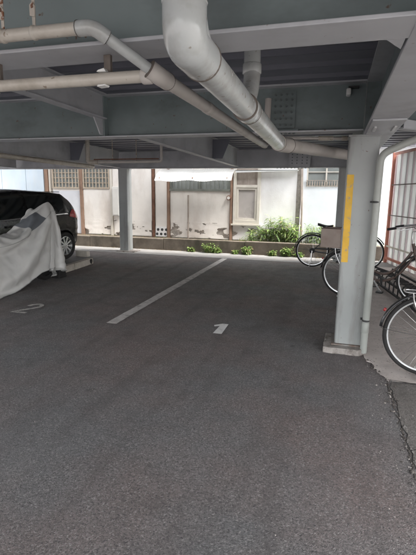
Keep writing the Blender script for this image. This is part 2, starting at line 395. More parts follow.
# pale grit lying about near the crack
mb = MB()
for i in range(260):
    x = rnd(-2.5, 1.6) if i % 4 == 0 else random.gauss(.48, .09); y = rnd(1.6, 6.0) if i % 4 == 0 else rnd(1.2, 4.2); s = rnd(.0015, .0045)
    mb.add([(x-s, y, .004), (x, y-s, .004), (x+s, y+s*.3, .004), (x, y, .004+s*1.2)], [(0, 1, 3), (1, 2, 3), (2, 0, 3)])
tag(mb.build('grit', 'pad_concrete', None), 'tiny pale stones scattered on the asphalt', 'grit', kind='stuff')

# ------------------------------------------------------------------ ceiling deck (pans run along X)
ZD = 2.43; DF = -3.0
dk = MB(); dk.box(-10.6, 2.9, DF, 9.95, ZD+.10, ZD+.24)
ceil = dk.build('ceiling', 'deck_steel'); tag(ceil, kind='structure')
pitch = .333; pan = None; y = DF; k = 0
while y < 9.5:
    if pan is None:
        a = pitch; prof = [(0.012, .0), (a*.60, .0), (a*.66, .075), (a*.93, .075), (a-.004, .0), (a-.004, .006), (a*.93+.006, .083), (a*.66-.006, .083), (a*.60-.006, .008), (.012, .008)]
        mb = MB(); mb.prism(prof, 0, -10.6, 2.9); pan = mb.build('deck_panel', 'deck_steel', ceil, world=False); pan.location = (0, y, ZD)
    else: share(pan, 'deck_panel', ceil, (0, y, ZD))
    y += pitch; k += 1

# ------------------------------------------------------------------ steel frame
def ibeam(name, label, axis, lo, hi, c, z0, z1, fw_, ft=.014, wt=.010, mats=('green_steel', 'grey_steel'), stiff=(), group='steel beams under the deck', plates=()):
    """axis 0: runs along X at y=c, axis 1: runs along Y at x=c"""
    loc = ((lo+hi)/2, c, z0) if axis == 0 else (c, (lo+hi)/2, z0)
    t = thing(name, loc, label, 'beam', group)
    def bx(m, a, b, p, q, z_0, z_1):
        if axis == 0: m.box(a, b, p, q, z_0, z_1)
        else: m.box(p, q, a, b, z_0, z_1)
    m = MB(); bx(m, lo, hi, c-wt/2, c+wt/2, z0+ft, z1-ft); m.build('web', mats[0], t)
    m = MB(); bx(m, lo, hi, c-fw_/2, c+fw_/2, z0, z0+ft); m.build('bottom_flange', mats[1], t, bevel=.003)
    m = MB(); bx(m, lo, hi, c-fw_/2, c+fw_/2, z1-ft, z1); m.build('top_flange', mats[1], t)
    for s in stiff:
        m = MB(); bx(m, s-.006, s+.006, c-fw_/2+.004, c-wt/2, z0+ft, z1-ft); m.build('stiffener', mats[0], t)
        m = MB(); bx(m, s-.006, s+.006, c+wt/2, c+fw_/2-.004, z0+ft, z1-ft); m.build('stiffener', mats[0], t)
    return t
ZC = 1.985
def bolts(t, pts, axis, r=.013, h=.012, m_='dark_bolt', name='bolts'):
    m = MB()
    for p in pts:
        vs = []; n = 6
        for e in (0, h):
            for k in range(n):
                a = 2*math.pi*k/n; u, v = r*math.cos(a), r*math.sin(a)
                vs.append((p[0]+u, p[1]-e, p[2]+v) if axis == 'y' else (p[0]+u, p[1]+v, p[2]-e))
        m.add(vs, [tuple(range(6)), tuple(range(11, 5, -1))]+[(i, (i+1) % 6, 6+(i+1) % 6, 6+i) for i in range(6)])
    o = m.build(name, m_, t); o['kind'] = 'stuff'; return o
A = ibeam('steel_beam', 'nearest deep green grey steel beam crossing the top of the picture', 0, -10.6, .285, 1.60, ZC-.01, ZD, .20, stiff=(-4.8,))
m = MB(); m.tube([(.045, 1.592, 2.095), (.045, 1.585, 2.095)], .018, 18); m.build('plug', 'green_steel', A)
m = MB(); m.add([(.135, 1.705, ZC-.008), (.195, 1.705, ZC-.008), (.195, 1.82, ZC-.008), (.135, 1.705, ZC+.006), (.195, 1.705, ZC+.006), (.195, 1.82, ZC+.006)],
    [(0, 2, 1), (3, 4, 5), (0, 1, 4, 3), (1, 2, 5, 4), (2, 0, 3, 5)]); m.build('gusset', 'grey_steel', A)
B = ibeam('steel_beam', 'second steel beam, meeting the column with the yellow tape', 0, -10.6, .20, 4.22, 2.012, ZD, .18, stiff=(-2.33, -5.05))
m = MB(); m.box(-.62, -.40, 4.203, 4.214, 2.06, 2.38); m.build('splice_plate', 'green_steel', B)
bolts(B, [(x, 4.203, z) for x in (-.585, -.535, -.485, -.435) for z in (2.09, 2.145, 2.20, 2.255, 2.31, 2.355)], 'y', .011)
m = MB(); m.box(-.66, -.36, 4.135, 4.305, 2.027, 2.037); m.build('flange_splice', 'green_steel', B)
bolts(B, [(-.64+.04*i, 4.17, 2.012) for i in range(7)], 'z', .011)
C = ibeam('steel_beam', 'far edge steel beam over the row of columns by the house', 0, -10.6, .46, 9.72, 2.028, ZD, .20, mats=('grey_steel', 'grey_steel'), stiff=(-5.2, -2.2, .22))
m = MB(); m.box(-1.0, -.55, 9.60, 9.612, 2.05, 2.40); m.build('splice_plate', 'grey_steel', C)
bolts(C, [(x, 9.60, z) for x in (-.93, -.83, -.72, -.62) for z in (2.12, 2.18, 2.24, 2.30, 2.36)], 'y', .013)
bolts(C, [(-1.25+.075*i, 9.68, 2.028) for i in range(10)], 'z', .014)
G = ibeam('steel_girder', 'pale wide girder running into the distance above the taped column', 1, DF, 9.60, .325, ZC-.012, ZD, .245, ft=.02, mats=('green_steel', 'grey_steel'), stiff=(4.15,))
m = MB(); m.box(.215, .435, 3.30, 4.02, ZC-.026, ZC-.013); m.build('splice_plate', 'grey_steel', G, bevel=.002)
bolts(G, [(x, y, ZC-.026) for x in (.255, .395) for y in (3.56, 3.60, 3.64, 3.68, 3.72, 3.76)], 'z', .012, .011, 'bolt_steel')
BR = ibeam('steel_beam', 'short steel beam continuing right of the girder over the bicycles', 0, .455, 2.9, 4.22, 2.03, ZD, .18)
AR = ibeam('steel_beam', 'steel beam right of the girder at the upper right corner', 0, .455, 2.9, 1.60, 2.03, ZD, .18)
# joists
def joist(label, x, y0, y1, z0, z1, stiffs=()):
    t = ibeam('steel_joist', label, 1, y0, y1, x, z0, z1, .10, .012, .008, ('grey_steel', 'grey_steel'), (), 'steel joists under the deck'); return t
J1 = joist('pale joist between the nearest and second beams, left of the white pipes', -2.33, 1.72, 4.115, 2.185, ZD)
m = MB(); m.prism([(4.10, 2.19), (4.10, 2.03), (4.05, 2.03), (3.93, 2.19)], 0, -2.336, -2.324); m.build('end_plate', 'grey_steel', J1)
J2 = joist('pale joist between the second beam and the far edge beam, middle of view', -2.15, 4.325, 9.605, 2.055, ZD)
J3 = joist('pale joist above the black car at the left', -5.05, 4.325, 9.605, 2.045, ZD)
J5 = joist('joist far left between the second and far edge beams beyond the car', -8.0, 4.325, 9.605, 2.045, ZD)
for J, xx in ((J2, -2.15), (J3, -5.05)):
    m = MB(); m.prism([(xx+.006, 2.07), (xx+.006, 2.40), (xx+.33, 2.40), (xx+.19, 2.07)], 1, 7.6, 7.612); m.build('stiffener', 'deck_steel', J)
D1 = thing('brace_angle', (.46, 4.05, 2.03), 'pale diagonal steel angle right of the taped column under the deck', 'brace')
m = MB(); m.bar((.47, 4.0, 2.0), (1.7, 5.4, 2.02), .07, .008); m.build('leg', 'grey_steel', D1)
m = MB(); m.bar((.50, 3.97, 2.035), (1.73, 5.37, 2.055), .006, .07); m.build('flange', 'grey_steel', D1)

def rrect(x0, x1, y0, y1, r, n=5):
    out = []
    for cx, cy, a in ((x1-r, y1-r, 0), (x0+r, y1-r, 90), (x0+r, y0+r, 180), (x1-r, y0+r, 270)):
        for i in range(n+1):
            t = R(a+90*i/n); out.append((cx+r*math.cos(t), cy+r*math.sin(t)))
    return out
def column(label, x0, x1, y0, y1, ztop, pad=True):
    t = thing('steel_column', ((x0+x1)/2, (y0+y1)/2, 0), label, 'column', 'grey steel columns')
    m = MB(); m.prism(rrect(x0, x1, y0, y1, .022), 2, .0, ztop-.016); m.build('shaft', 'column_steel', t, smooth=30)
    m = MB(); m.box(x0-.004, x1+.004, y0-.02, y1+.004, ztop-.016, ztop-.002); m.build('cap_plate', 'column_steel', t)
    return t
CR = column('near grey steel column with a yellow tape strip and a downpipe', .085, .345, 4.10, 4.36, ZC-.012)
m = MB(); m.box(.055, .375, 4.07, 4.39, .05, .066); m.build('base_plate', 'rusty_plate', CR, bevel=.003)
m = MB(); m.box(.092, .150, 4.0955, 4.0985, .85, 1.635); m.build('yellow_tape', 'yellow_tape', CR)
base = ragged((-.015, 3.985), (.30, 3.975), 8, .008) + ragged((.30, 3.975), (.39, 4.1), 4, .006) + ragged((.39, 4.1), (.38, 4.42), 5, .008) + ragged((.38, 4.42), (.0, 4.42), 6, .008) + ragged((.0, 4.42), (-.015, 3.985), 6, .008)
m = MB(); m.prism(base, 2, -.01, .055); m.build('base_pad', 'pad_concrete', CR, bevel=.008)
CL = column('grey steel column by the gutter between the car and the house', -5.11, -4.87, 9.66, 9.92, 2.028)
m = MB(); m.box(-5.17, -4.68, 9.58, 9.98, .0, .035); m.build('base_pad', 'pad_concrete', CL, bevel=.01)
CF = column('far grey steel column partly hidden behind the taped column', .045, .30, 9.62, 9.88, 2.028)
m = MB(); m.box(-.02, .36, 9.54, 9.94, .0, .035); m.build('base_pad', 'pad_concrete', CF, bevel=.01)

# ------------------------------------------------------------------ pipes
def pipe(t, pts, r, m_, rad=.1, name='pipe_run', seg=20):
    m = MB(); m.tube(bend(pts, rad), r, seg); return m.build(name, m_, t, smooth=50)
def collar(t, p, d, r, ln, m_, name='collar'):
    p = Vector(p); d = Vector(d).normalized(); m = MB()
    m.tube([p-d*ln/2, p-d*(ln/2-.004), p+d*(ln/2-.004), p+d*ln/2], [r-.003, r, r, r-.003], 24); return m.build(name, m_, t, smooth=40)
# large grey drain
BP = thing('drain_pipe', (-.45, 2.5, 1.87), 'large pale grey drain pipe with elbow bending down from the deck', 'pipe')
rb = .057
P0 = Vector((-.438, 1.245, 2.45)); P1 = Vector((-.438, 1.245, 1.872)); P2 = Vector((-.47, 3.72, 1.865)); P3 = Vector((.14, 5.25, 1.90)); P4 = Vector((.20, 5.45, 1.90))
pipe(BP, [P0, P1, P2], rb, 'pvc_grey', .17, 'pipe_run', 28)
dB = (P2-P1).normalized(); dE = (P3-P2).normalized()
pipe(BP, [P2-dB*.10, P2, P2+dE*.16], rb+.006, 'pvc_aged', .09, 'elbow', 28)
pipe(BP, [P2+dE*.12, P3, P4], rb-.002, 'pvc_aged', .05, 'pipe_run', 28)
pipe(BP, [(-.438, 1.245, 1.975), P1, P1+dB*.17], rb+.006, 'pvc_grey', .17, 'elbow', 28)
for s, ln in ((.175, .012), (.92, .012), (1.04, .012), (2.40, .012)):
    collar(BP, P1+dB*s, dB, rb+.0085, ln, 'joint_line', 'joint_ring')
collar(BP, P1+dB*.98, dB, rb+.007, .12, 'pvc_grey', 'tee')
collar(BP, P2+dE*.16, dE, rb+.0085, .010, 'joint_line', 'joint_ring')
collar(BP, Vector((-.438, 1.245, 1.972)), (0, 0, 1), rb+.0085, .008, 'pvc_grey', 'joint_ring')
pipe(BP, [(-.465, 2.36, 2.44), (-.455, 2.36, 2.02), P1+dB*1.0+Vector((0, -.04, .02))], .043, 'pvc_grey', .1, 'branch_pipe')
collar(BP, (-.458, 2.36, 2.09), (0, 0, 1), .049, .05, 'pvc_grey')
# cream pipe with elbow, tee and hangers
MP = thing('water_pipe', (-.82, 1.41, 2.0), 'cream pipe with white elbow turning back under the nearest beam', 'pipe')
rm = .0215; q0 = Vector((-4.0, 1.41, 2.012)); q1 = Vector((-.825, 1.41, 2.0)); qt = Vector((-.66, 1.585, 1.88)); q2 = Vector((-.615, 3.9, 1.872))
d1 = (qt-q1).normalized(); d2 = (q2-qt).normalized()
pipe(MP, [q0, q1-Vector((.03, 0, 0))], rm, 'pvc_cream', .02)
pipe(MP, [q1+Vector((-.06, 0, 0)), q1, q1+d1*.055], rm+.004, 'pvc_grey', .05, 'elbow')
pipe(MP, [q1+d1*.04, qt], rm-.002, 'pvc_grey', .02)
pipe(MP, [qt+d2*.01, q2, q2+Vector((.0, .06, .4))], .0275, 'pvc_aged', .06)
collar(MP, q1+Vector((-.056, 0, 0)), (1, 0, 0), rm+.0052, .005, 'joint_line', 'joint_ring')
collar(MP, q1+d1*.055, d1, rm+.0052, .004, 'joint_line', 'joint_ring')
pipe(MP, [qt-d1*.04, qt, qt+d2*.09], .033, 'pvc_aged', .05, 'tee')
collar(MP, qt-d1*.04, d1, .034, .006, 'joint_line', 'joint_ring'); collar(MP, qt+d2*.085, d2, .0342, .006, 'joint_line', 'joint_ring')
collar(MP, qt+d2*.62, d2, .0305, .07, 'pvc_aged')
pipe(MP, [(-4.0, 1.60, 1.885), (-.70, 1.585, 1.881)], .0225, 'pvc_cream', .02, 'branch_pipe')
collar(MP, (-.705, 1.585, 1.881), (1, 0, 0), .029, .04, 'pvc_aged')
for x in (-1.058, -1.19, -1.6):
    m = MB(); m.bar((x, 1.412, 2.02), (x+.003, 1.412, 2.44), .012, .003, up=(0, 1, 0)); h_ = m.build('hanger', 'strap_metal', MP)
    m = MB(); m.prism([(x-.010, 2.055), (x+.010, 2.05), (x+.012, 2.085), (x+.002, 2.10), (x-.010, 2.09)], 1, 1.404, 1.409); m.build('strap_plate', 'strap_metal', h_)
    m = MB(); m.prism([(x-.002, 2.078), (x+.006, 2.080), (x+.004, 2.092), (x-.003, 2.088)], 1, 1.4015, 1.4035); m.build('rust_flake', 'rust', h_)
    collar(MP, (x, 1.41, 2.001), (1, 0, 0), rm+.003, .016, 'pvc_cream', 'clip')
for x in (-.885, -1.40):
    m = MB(); m.box(x-.012, x+.016, 1.606, 1.622, 1.905, 1.974); m.build('bracket', 'joint_line', MP)
    m = MB(); m.prism([(x-.022, 1.851), (x+.010, 1.853), (x+.014, 1.858), (x-.018, 1.857)], 1, 1.565, 1.60); m.build('clip', 'white_plastic', MP)
    m = MB(); m.prism([(x-.028, 1.907), (x+.012, 1.905), (x+.004, 1.918), (x-.02, 1.913)], 1, 1.575, 1.603); m.build('clip', 'white_plastic', MP)
# pipe beside the taped column
DP = thing('downpipe', (.335, 4.03, 0), 'slim grey downpipe strapped beside the taped column', 'pipe')
pipe(DP, [(1.6, 4.03, 2.03), (.62, 4.03, 1.925), (.352, 4.035, 1.80), (.345, 4.035, .02)], .031, 'pipe_green_grey', .075)
for z in (1.40, .33):
    collar(DP, (.345, 4.035, z), (0, 0, 1), .034, .018, 'dark_strap', 'strap')
    m = MB(); m.box(.30, .345, 4.07, 4.098, z-.008, z+.008); m.build('bracket', 'dark_strap', DP)
collar(DP, (.345, 4.035, .26), (0, 0, 1), .0335, .09, 'pipe_green_grey', 'socket')
# small pipe along the second beam
SP = thing('conduit', (-.2, 4.45, 1.99), 'thin pale conduit beneath the second beam near the column', 'conduit')
pipe(SP, [(-.55, 4.34, 1.99), (.12, 4.46, 1.985)], .014, 'pvc_aged', .02); collar(SP, (-.12, 4.417, 1.987), (1, .16, 0), .021, .14, 'pvc_cream'); collar(SP, (.05, 4.447, 1.986), (1, .16, 0), .022, .05, 'pvc_cream')
# far pipes
FP = thing('far_pipe', (-5.2, 7, 2.0), 'cream pipe running back above the black car', 'pipe')
pipe(FP, [(-5.19, 4.4, 2.02), (-5.17, 8.6, 2.01), (-5.6, 9.35, 2.06)], .045, 'pvc_cream', .1)
pipe(FP, [(-5.12, 4.4, 2.075), (-5.11, 8.9, 2.075)], .014, 'rust', .1, 'rusty_pipe')
VP = thing('far_pipe', (-4.66, 7.6, 2.02), 'short upright cream drop pipe with a long arm before the far beam', 'pipe')
pipe(VP, [(-4.655, 7.6, 2.44), (-4.655, 7.6, 2.03), (-4.45, 7.62, 2.025)], .042, 'pvc_cream', .06)
pipe(VP, [(-4.45, 7.62, 2.03), (-3.17, 7.72, 2.04), (-3.17, 7.72, 2.44)], .026, 'pvc_aged', .05)
pipe(VP, [(-4.5, 7.56, 2.075), (-3.2, 7.66, 2.085)], .011, 'rust', .06, 'rusty_pipe')
for x in (-4.15, -3.65):
    m = MB(); m.bar((x, 7.65, 2.04), (x, 7.65, 2.44), .02, .006); m.build('hanger', 'strap_metal', VP)
# small white clip lamp on the second beam
LP = thing('white_clamp', (-.02, 4.1, 2.3), 'small white plastic clamp stuck on the dark second beam', 'clamp')
m = MB(); m.box(.035, .075, 4.12, 4.213, 2.31, 2.365); m.build('body', 'white_plastic', LP, bevel=.01)
m = MB(); m.box(.05, .14, 4.13, 4.20, 2.37, 2.382); m.build('top_plate', 'dark_strap', LP)

# ------------------------------------------------------------------ low retaining wall and planting bed
RW = thing('retaining_wall', (-4, 10.36, 0), 'low dirty concrete retaining wall in front of the old house', 'wall')
xs = [-14, -11.3, -8.7, -6.35, -4.2, -2.05, .05, 2.3, 6]
for i in range(len(xs)-1):
    m = MB(); h = .265 + .012*i
    m.prism([(10.30, -.02), (10.30+rnd(0, .008), h-.012), (10.312, h), (10.43, h), (10.43, -.02)], 0, xs[i]+.005, xs[i+1]-.005); m.build('wall_block', 'mossy_concrete', RW, bevel=.006)
m = MB(); m.box(-14, 6, 10.42, 11.05, -.02, .262); bed = m.build('planting_bed', 'soil'); tag(bed, kind='structure')

# ------------------------------------------------------------------ old house with plaster panels
HY = 11.0
OH = thing('old_house', (-4.5, 11.1, 0), 'old plastered house with brown posts behind the low wall', 'house')
m = MB(); m.box(-8.2, -.83, 11.03, 11.25, .0, 2.95); m.build('wall', 'mortar', OH)
def panel(x0, x1, z0, z1, m_='plaster', peel=0.0, name='plaster_panel', y=HY, t=.03, par=OH):
    mb = MB()
    if not peel: mb.box(x0, x1, y, y+t-.001, z0, z1)
    else:
        c = .02; nx = max(1, int((x1-x0)/c)); zs = min(z1, z0+.42); nz = int((zs-z0)/c)
        V = {}; vs = []; fs = []
        def vid(i, j):
            if (i, j) not in V: V[(i, j)] = len(vs); vs.append((x0+(x1-x0)*i/nx, y+.004*noise.noise((i*.13, j*.2, x0)), z0+(zs-z0)*j/nz))
            return V[(i, j)]
        for i in range(nx):
            for j in range(nz):
                hh = j/nz; n_ = noise.fractal((i*.06+x0*3, j*.13, 3.1), 1.0, 2.0, 4)
                if n_ > .46-peel*.55*max(0, 1-abs(hh-.30)*1.9): continue
                fs.append((vid(i, j), vid(i+1, j), vid(i+1, j+1), vid(i, j+1)))
        mb.add(vs, fs)
        mb.box(x0, x1, y, y+t-.001, zs, z1)
    o = mb.build(name, m_, par)
    if peel:
        sd_ = o.modifiers.new('thick', 'SOLIDIFY'); sd_.thickness = .02; sd_.offset = 0
    return o
ZB = .285
# under lattice windows
panel(-7.93, -7.04, ZB, 1.50, 'door_panel')
panel(-7.93, -7.04, 1.50, 1.56, 'plaster'); panel(-7.93, -7.04, 2.22, 2.95)
panel(-6.92, -6.08, ZB, 1.56, 'plaster', .35); panel(-6.92, -6.08, 2.22, 2.95)
panel(-5.98, -4.82, ZB, 2.95, 'plaster', .45)
panel(-4.70, -4.37, ZB+.27, 2.95, 'plaster')
panel(-4.26, -2.62, ZB, 1.52, 'plaster', .8); panel(-4.26, -2.62, 1.94, 2.95)
panel(-2.52, -1.82, ZB, .70, 'plaster_white', .55); panel(-2.52, -1.82, 2.10, 2.95, 'plaster_white')
panel(-1.82, -.93, ZB, 2.95, 'plaster_white', .5)
def post(x, w_, m_='brown_wood', z0=ZB-.03, z1=2.95, y0=10.965, y1=11.03, name='post', tilt=0):
    mb = MB(); mb.add([(x-w_/2+tilt, y0, z0), (x+w_/2+tilt, y0, z0), (x+w_/2+tilt, y1, z0), (x-w_/2+tilt, y1, z0), (x-w_/2, y0, z1), (x+w_/2, y0, z1), (x+w_/2, y1, z1), (x-w_/2, y1, z1)],
        [(0,3,2,1),(4,5,6,7),(0,1,5,4),(1,2,6,5),(2,3,7,6),(3,0,4,7)]); return mb.build(name, m_, OH, bevel=.004)
post(-8.13, .11); post(-6.98, .10); post(-6.03, .07, 'window_frame'); post(-4.76, .07, 'rust', y0=10.975); post(-4.315, .075, 'brown_wood')
post(-2.57, .06, 'brown_wood', y0=10.96); post(-8.03, .05, 'window_frame', y0=10.985); post(-.845, .05, 'grey_wood', y0=10.93, tilt=.10)
post(-3.74, .035, 'grey_wood', z1=1.42, y0=10.93, y1=10.965, name='stake')
def lattice(x0, x1, z0, z1):
    mb = MB(); mb.box(x0, x1, 11.02, 11.028, z0, z1); wn = mb.build('window', 'dusty_glass', OH)
    f = MB(); f.box(x0, x1, 10.97, 11.015, z0, z0+.04); f.box(x0, x1, 10.97, 11.015, z1-.04, z1); f.box(x0, x0+.035, 10.971, 11.014, z0+.04, z1-.04); f.box(x1-.035, x1, 10.971, 11.014, z0+.04, z1-.04)
    f.build('frame', 'lattice', wn)
    n = 8
    for i in range(1, n):
        x = x0+(x1-x0)*i/n; b = MB(); b.box(x-.012, x+.012, 10.975, 10.995, z0+.04, z1-.04); b.build('lattice_bar', 'lattice', wn)
    for z in (z0+.16, z0+.30, z0+.44, z0+.56):
        b = MB(); b.box(x0+.035, x1-.035, 10.996, 11.012, z-.012, z+.012); b.build('lattice_bar', 'lattice', wn)
lattice(-7.93, -7.04, 1.56, 2.22); lattice(-6.92, -6.08, 1.56, 2.22)
# block vent with holes
vb = thing('vent_block', (-4.53, 10.99, ZB), 'small block vent with round holes at the foot of the house', 'vent')
m = MB(); m.box(-4.70, -4.37, 10.985, 11.028, ZB, ZB+.27); m.build('block', 'plaster_white', vb)
for i in range(3):
    for j in range(2):
        m = MB(); cx, cz = -4.655+.12*i+(.03 if j else 0), ZB+.07+.12*j; m.tube([(cx, 10.988, cz), (cx, 10.982, cz)], .038, 14); m.build('hole', 'dark_strap', vb)
# window with hood and awning
m = MB(); m.box(-4.26, -2.62, 11.018, 11.028, 1.56, 1.94); wb = m.build('window', 'dusty_glass', OH)
m = MB(); m.box(-4.27, -2.61, 10.94, 11.017, 1.52, 1.575); m.build('sill', 'hood_metal', wb, bevel=.004)
m = MB(); m.box(-4.27, -2.61, 10.95, 11.017, 1.90, 1.95); m.box(-3.46, -3.41, 10.985, 11.016, 1.575, 1.90); m.box(-4.27, -4.22, 10.985, 11.016, 1.575, 1.90); m.box(-2.66, -2.61, 10.985, 11.016, 1.575, 1.90); m.build('frame', 'hood_metal', wb)
for i in range(14):
    x = -4.16+i*.113; m = MB(); m.box(x-.006, x+.006, 10.965, 10.977, 1.575, 1.90); m.build('bar', 'hood_metal', wb)
AW = thing('awning', (-3.4, 10.7, 1.85), 'white corrugated plastic awning with a curled edge over the dark window', 'awning')
mb = MB(); nx, ny = 150, 6; x0, x1 = -4.52, -2.48
vs = []; fs = []
for i in range(nx+1):
    for j in range(ny+1):
        x = x0+(x1-x0)*i/nx; t = j/ny
        z = 2.10-.22*(1-t) + .003*math.sin(x*2*math.pi/.063) - (.10+.05*noise.noise((x*2.1, .3, .7)))*max(0, (1-t)-.72)/.28
        vs.append((x, 10.52+.48*t+.02*noise.noise((x*3, t, 5)), z-.03*noise.noise((x*1.6, t*2, 1))))
for i in range(nx):
    for j in range(ny): k = i*(ny+1)+j; fs.append((k, k+ny+1, k+ny+2, k+1))
mb.add(vs, fs); mb.build('sheet', 'awning_sheet', AW, smooth=True)
for x in (-4.4, -3.5, -2.6):
    m = MB(); m.bar((x, 11.0, 1.97), (x, 10.56, 1.84), .025, .03); m.build('bracket', 'brown_wood', AW)
m = MB(); m.box(-2.44, -.9, 10.80, 11.0, 2.035, 2.05); m.add([(-2.44, 10.80, 1.985), (-.9, 10.80, 2.03), (-.9, 10.80, 2.05), (-2.44, 10.80, 2.05)], [(0, 1, 2, 3)])
tag(m.build('eave_sheet', 'awning_sheet', None), 'thin white sheet along the wall top right of the narrow door window', 'eave')
# narrow tall window
m = MB(); m.box(-2.52, -1.82, 11.015, 11.028, .70, 2.10); wd = m.build('window', 'curtain_glass', OH)
f = MB()
for a in ((-2.52, -2.44, .70, 2.10), (-1.90, -1.82, .70, 2.10)): f.box(a[0], a[1], 10.95, 11.01, a[2], a[3])
f.box(-2.44, -1.90, 10.95, 11.01, .70, .80); f.box(-2.44, -1.90, 10.951, 11.01, 1.62, 1.69); f.build('frame', 'window_frame', wd, bevel=.005)
f = MB(); f.box(-2.435, -2.385, 10.97, 11.012, .80, 1.62); f.box(-1.955, -1.905, 10.97, 11.012, .80, 1.62); f.box(-2.385, -1.955, 10.97, 11.012, .80, .85); f.box(-2.385, -1.955, 10.97, 11.012, 1.57, 1.62); f.build('sash', 'window_frame', wd, bevel=.003)
m = MB(); m.box(-2.44, -1.90, 11.0, 11.013, 1.69, 2.10); m.build('transom', 'grey_wood', wd)
m = MB(); m.box(-2.56, -1.78, 10.92, 10.99, .66, .70); m.build('sill', 'window_frame', wd, bevel=.004)
mt = thing('meter', (-2.63, 10.95, 1.36), 'small round brown meter on the house wall beside the narrow window', 'meter')
m = MB(); m.lathe([(0, -.03), (.055, -.03), (.062, -.02), (.062, .03), (0, .03)], (-2.63, 10.925, 1.36), seg=20); m.build('body', 'rust', mt, smooth=40)
m = MB(); m.lathe([(0, -.034), (.04, -.034), (.04, -.028)], (-2.63, 10.925, 1.36), seg=20); m.build('dial', 'beige_box', mt)
bx_ = thing('utility_box', (-5.88, 10.95, .8), 'tall pale utility box on the house wall left of the far column', 'box')
m = MB(); m.box(-5.95, -5.74, 10.87, 10.985, .82, 1.62); m.build('case', 'beige_box', bx_, bevel=.008)
m = MB(); m.box(-5.93, -5.76, 10.862, 10.869, .85, 1.58); m.build('lid', 'beige_box', bx_, bevel=.003)
m = MB(); m.prism([(10.55, 2.62), (10.55, 2.70), (14.5, 4.3), (14.5, 4.2)], 0, -8.5, -.75); m.build('roof', 'roof_tile', OH)
# pale shed at the left
SH = thing('pale_shed', (-10.5, 11.1, 0), 'pale blue panelled shed beyond the black car roof', 'shed')
x = -14.0
while x < -8.25:
    m = MB(); x2 = min(x+.86, -8.22); m.box(x+.006, x2-.006, 10.98, 11.06, ZB-.03, 2.6); m.build('wall_panel', 'blue_panel', SH, bevel=.006); x += .86
m = MB(); m.box(-14, -8.22, 11.06, 11.25, 0, 2.7); m.build('wall', 'blue_panel', SH)
m = MB(); m.prism([(10.7, 2.62), (10.7, 2.68), (14, 3.3), (14, 3.24)], 0, -14.1, -8.52); m.build('roof', 'roof_tile', SH)
# white house at the right
WH = thing('white_house', (1.5, 11.2, 0), 'bluish white rendered house behind the bicycles', 'house')
for a in ((-.80, 6, ZB-.03, 1.66), (-.80, -.70, 1.66, 2.55), (.60, 6, 1.66, 2.55), (-.70, .60, 2.4, 2.55)):
    m = MB(); m.box(a[0], a[1], 11.02, 11.24, a[2], a[3]); m.build('wall', 'cool_wall', WH)
m = MB(); m.box(-.70, .60, 11.08, 11.09, 1.66, 2.4); wn = m.build('window', 'dusty_glass', WH)
for i, x in enumerate((-.70, -.25, .20, .57)):
    m = MB(); m.box(x, x+.035, 11.03, 11.075, 1.69, 2.4); m.build('mullion', 'window_frame', wn)
m = MB(); m.box(-.70, .60, 11.031, 11.075, 1.66, 1.69); m.box(-.70, .60, 11.035, 11.07, 2.0, 2.02); m.build('rail', 'window_frame', wn)
for i in range(22):
    x = -.68+i*.058; m = MB(); m.box(x, x+.022, 10.985, 11.0, 1.67, 1.80); m.build('slat', 'grey_wood', wn)
m = MB(); m.box(-.70, .60, 10.975, 11.002, 1.802, 1.815); m.build('guard_rail', 'grey_wood', wn)
m = MB(); m.prism([(10.75, 2.50), (10.75, 2.56), (14.5, 3.7), (14.5, 3.6)], 0, -.74, 6.1); m.build('roof', 'roof_tile', WH)

# ------------------------------------------------------------------ plants
def leaf(mb, p, d, ln, wd, droop, mi):
    p = Vector(p); d = Vector(d).normalized(); s = d.cross(Vector((0, 0, 1)))
    if s.length < .1: s = Vector((1, 0, 0))
    s.normalize(); s = (s + Vector((0, 0, rnd(-.5, .5)))).normalized(); g = Vector((0, 0, -1))
    a = p; b = p+d*ln*.45+g*droop*ln*.12; c = p+d*ln*.8+g*droop*ln*.4; e = p+d*ln+g*droop*ln*.7
    mb.add([a, b-s*wd/2, b+s*wd/2, c-s*wd*.35, c+s*wd*.35, e], [(0, 1, 2), (1, 3, 4, 2), (3, 5, 4)], mi)
def weed(loc, h, spread, nst, lpn, ll, lw, label, group, mats=('leaf_a', 'leaf_b', 'leaf_c', 'leaf_dry'), seed=0):
    random.seed(seed)
    t = thing('weed', loc, label, 'plant', group)
    lf = MB(); st = MB(); L = Vector(loc)
    for i in range(nst):
        a = rnd(0, 6.283); r0 = spread*.45*math.sqrt(random.random())
        b = L+Vector((math.cos(a)*r0, math.sin(a)*r0*.6, -.01)); hh = h*rnd(.5, 1.05)
        a2 = rnd(0, 6.283); top = b+Vector((math.cos(a2)*spread*.35*rnd(.2, 1), math.sin(a2)*spread*.25*rnd(.2, 1), hh)); mid = (b+top)/2+Vector((rnd(-.03, .03), 0, hh*.12))
        pth = [b*(1-q)**2+mid*2*q*(1-q)+top*q*q for q in [k/5 for k in range(6)]]
        st.tube(pth, [.0035-.0004*k for k in range(6)], 4)
        for k in range(lpn):
            q = .12+.88*(k+random.random())/lpn; p = b*(1-q)**2+mid*2*q*(1-q)+top*q*q
            az = rnd(0, 6.283); leaf(lf, p, (math.cos(az), math.sin(az), rnd(.0, .9)), ll*rnd(.55, 1.1), lw*rnd(.6, 1.1), rnd(.2, 1.1), random.choices(range(4), (5, 4.5, 3, 1.1))[0])
    st.build('stem', 'stem', t); lf.build('leaves', list(mats), t)
    return t
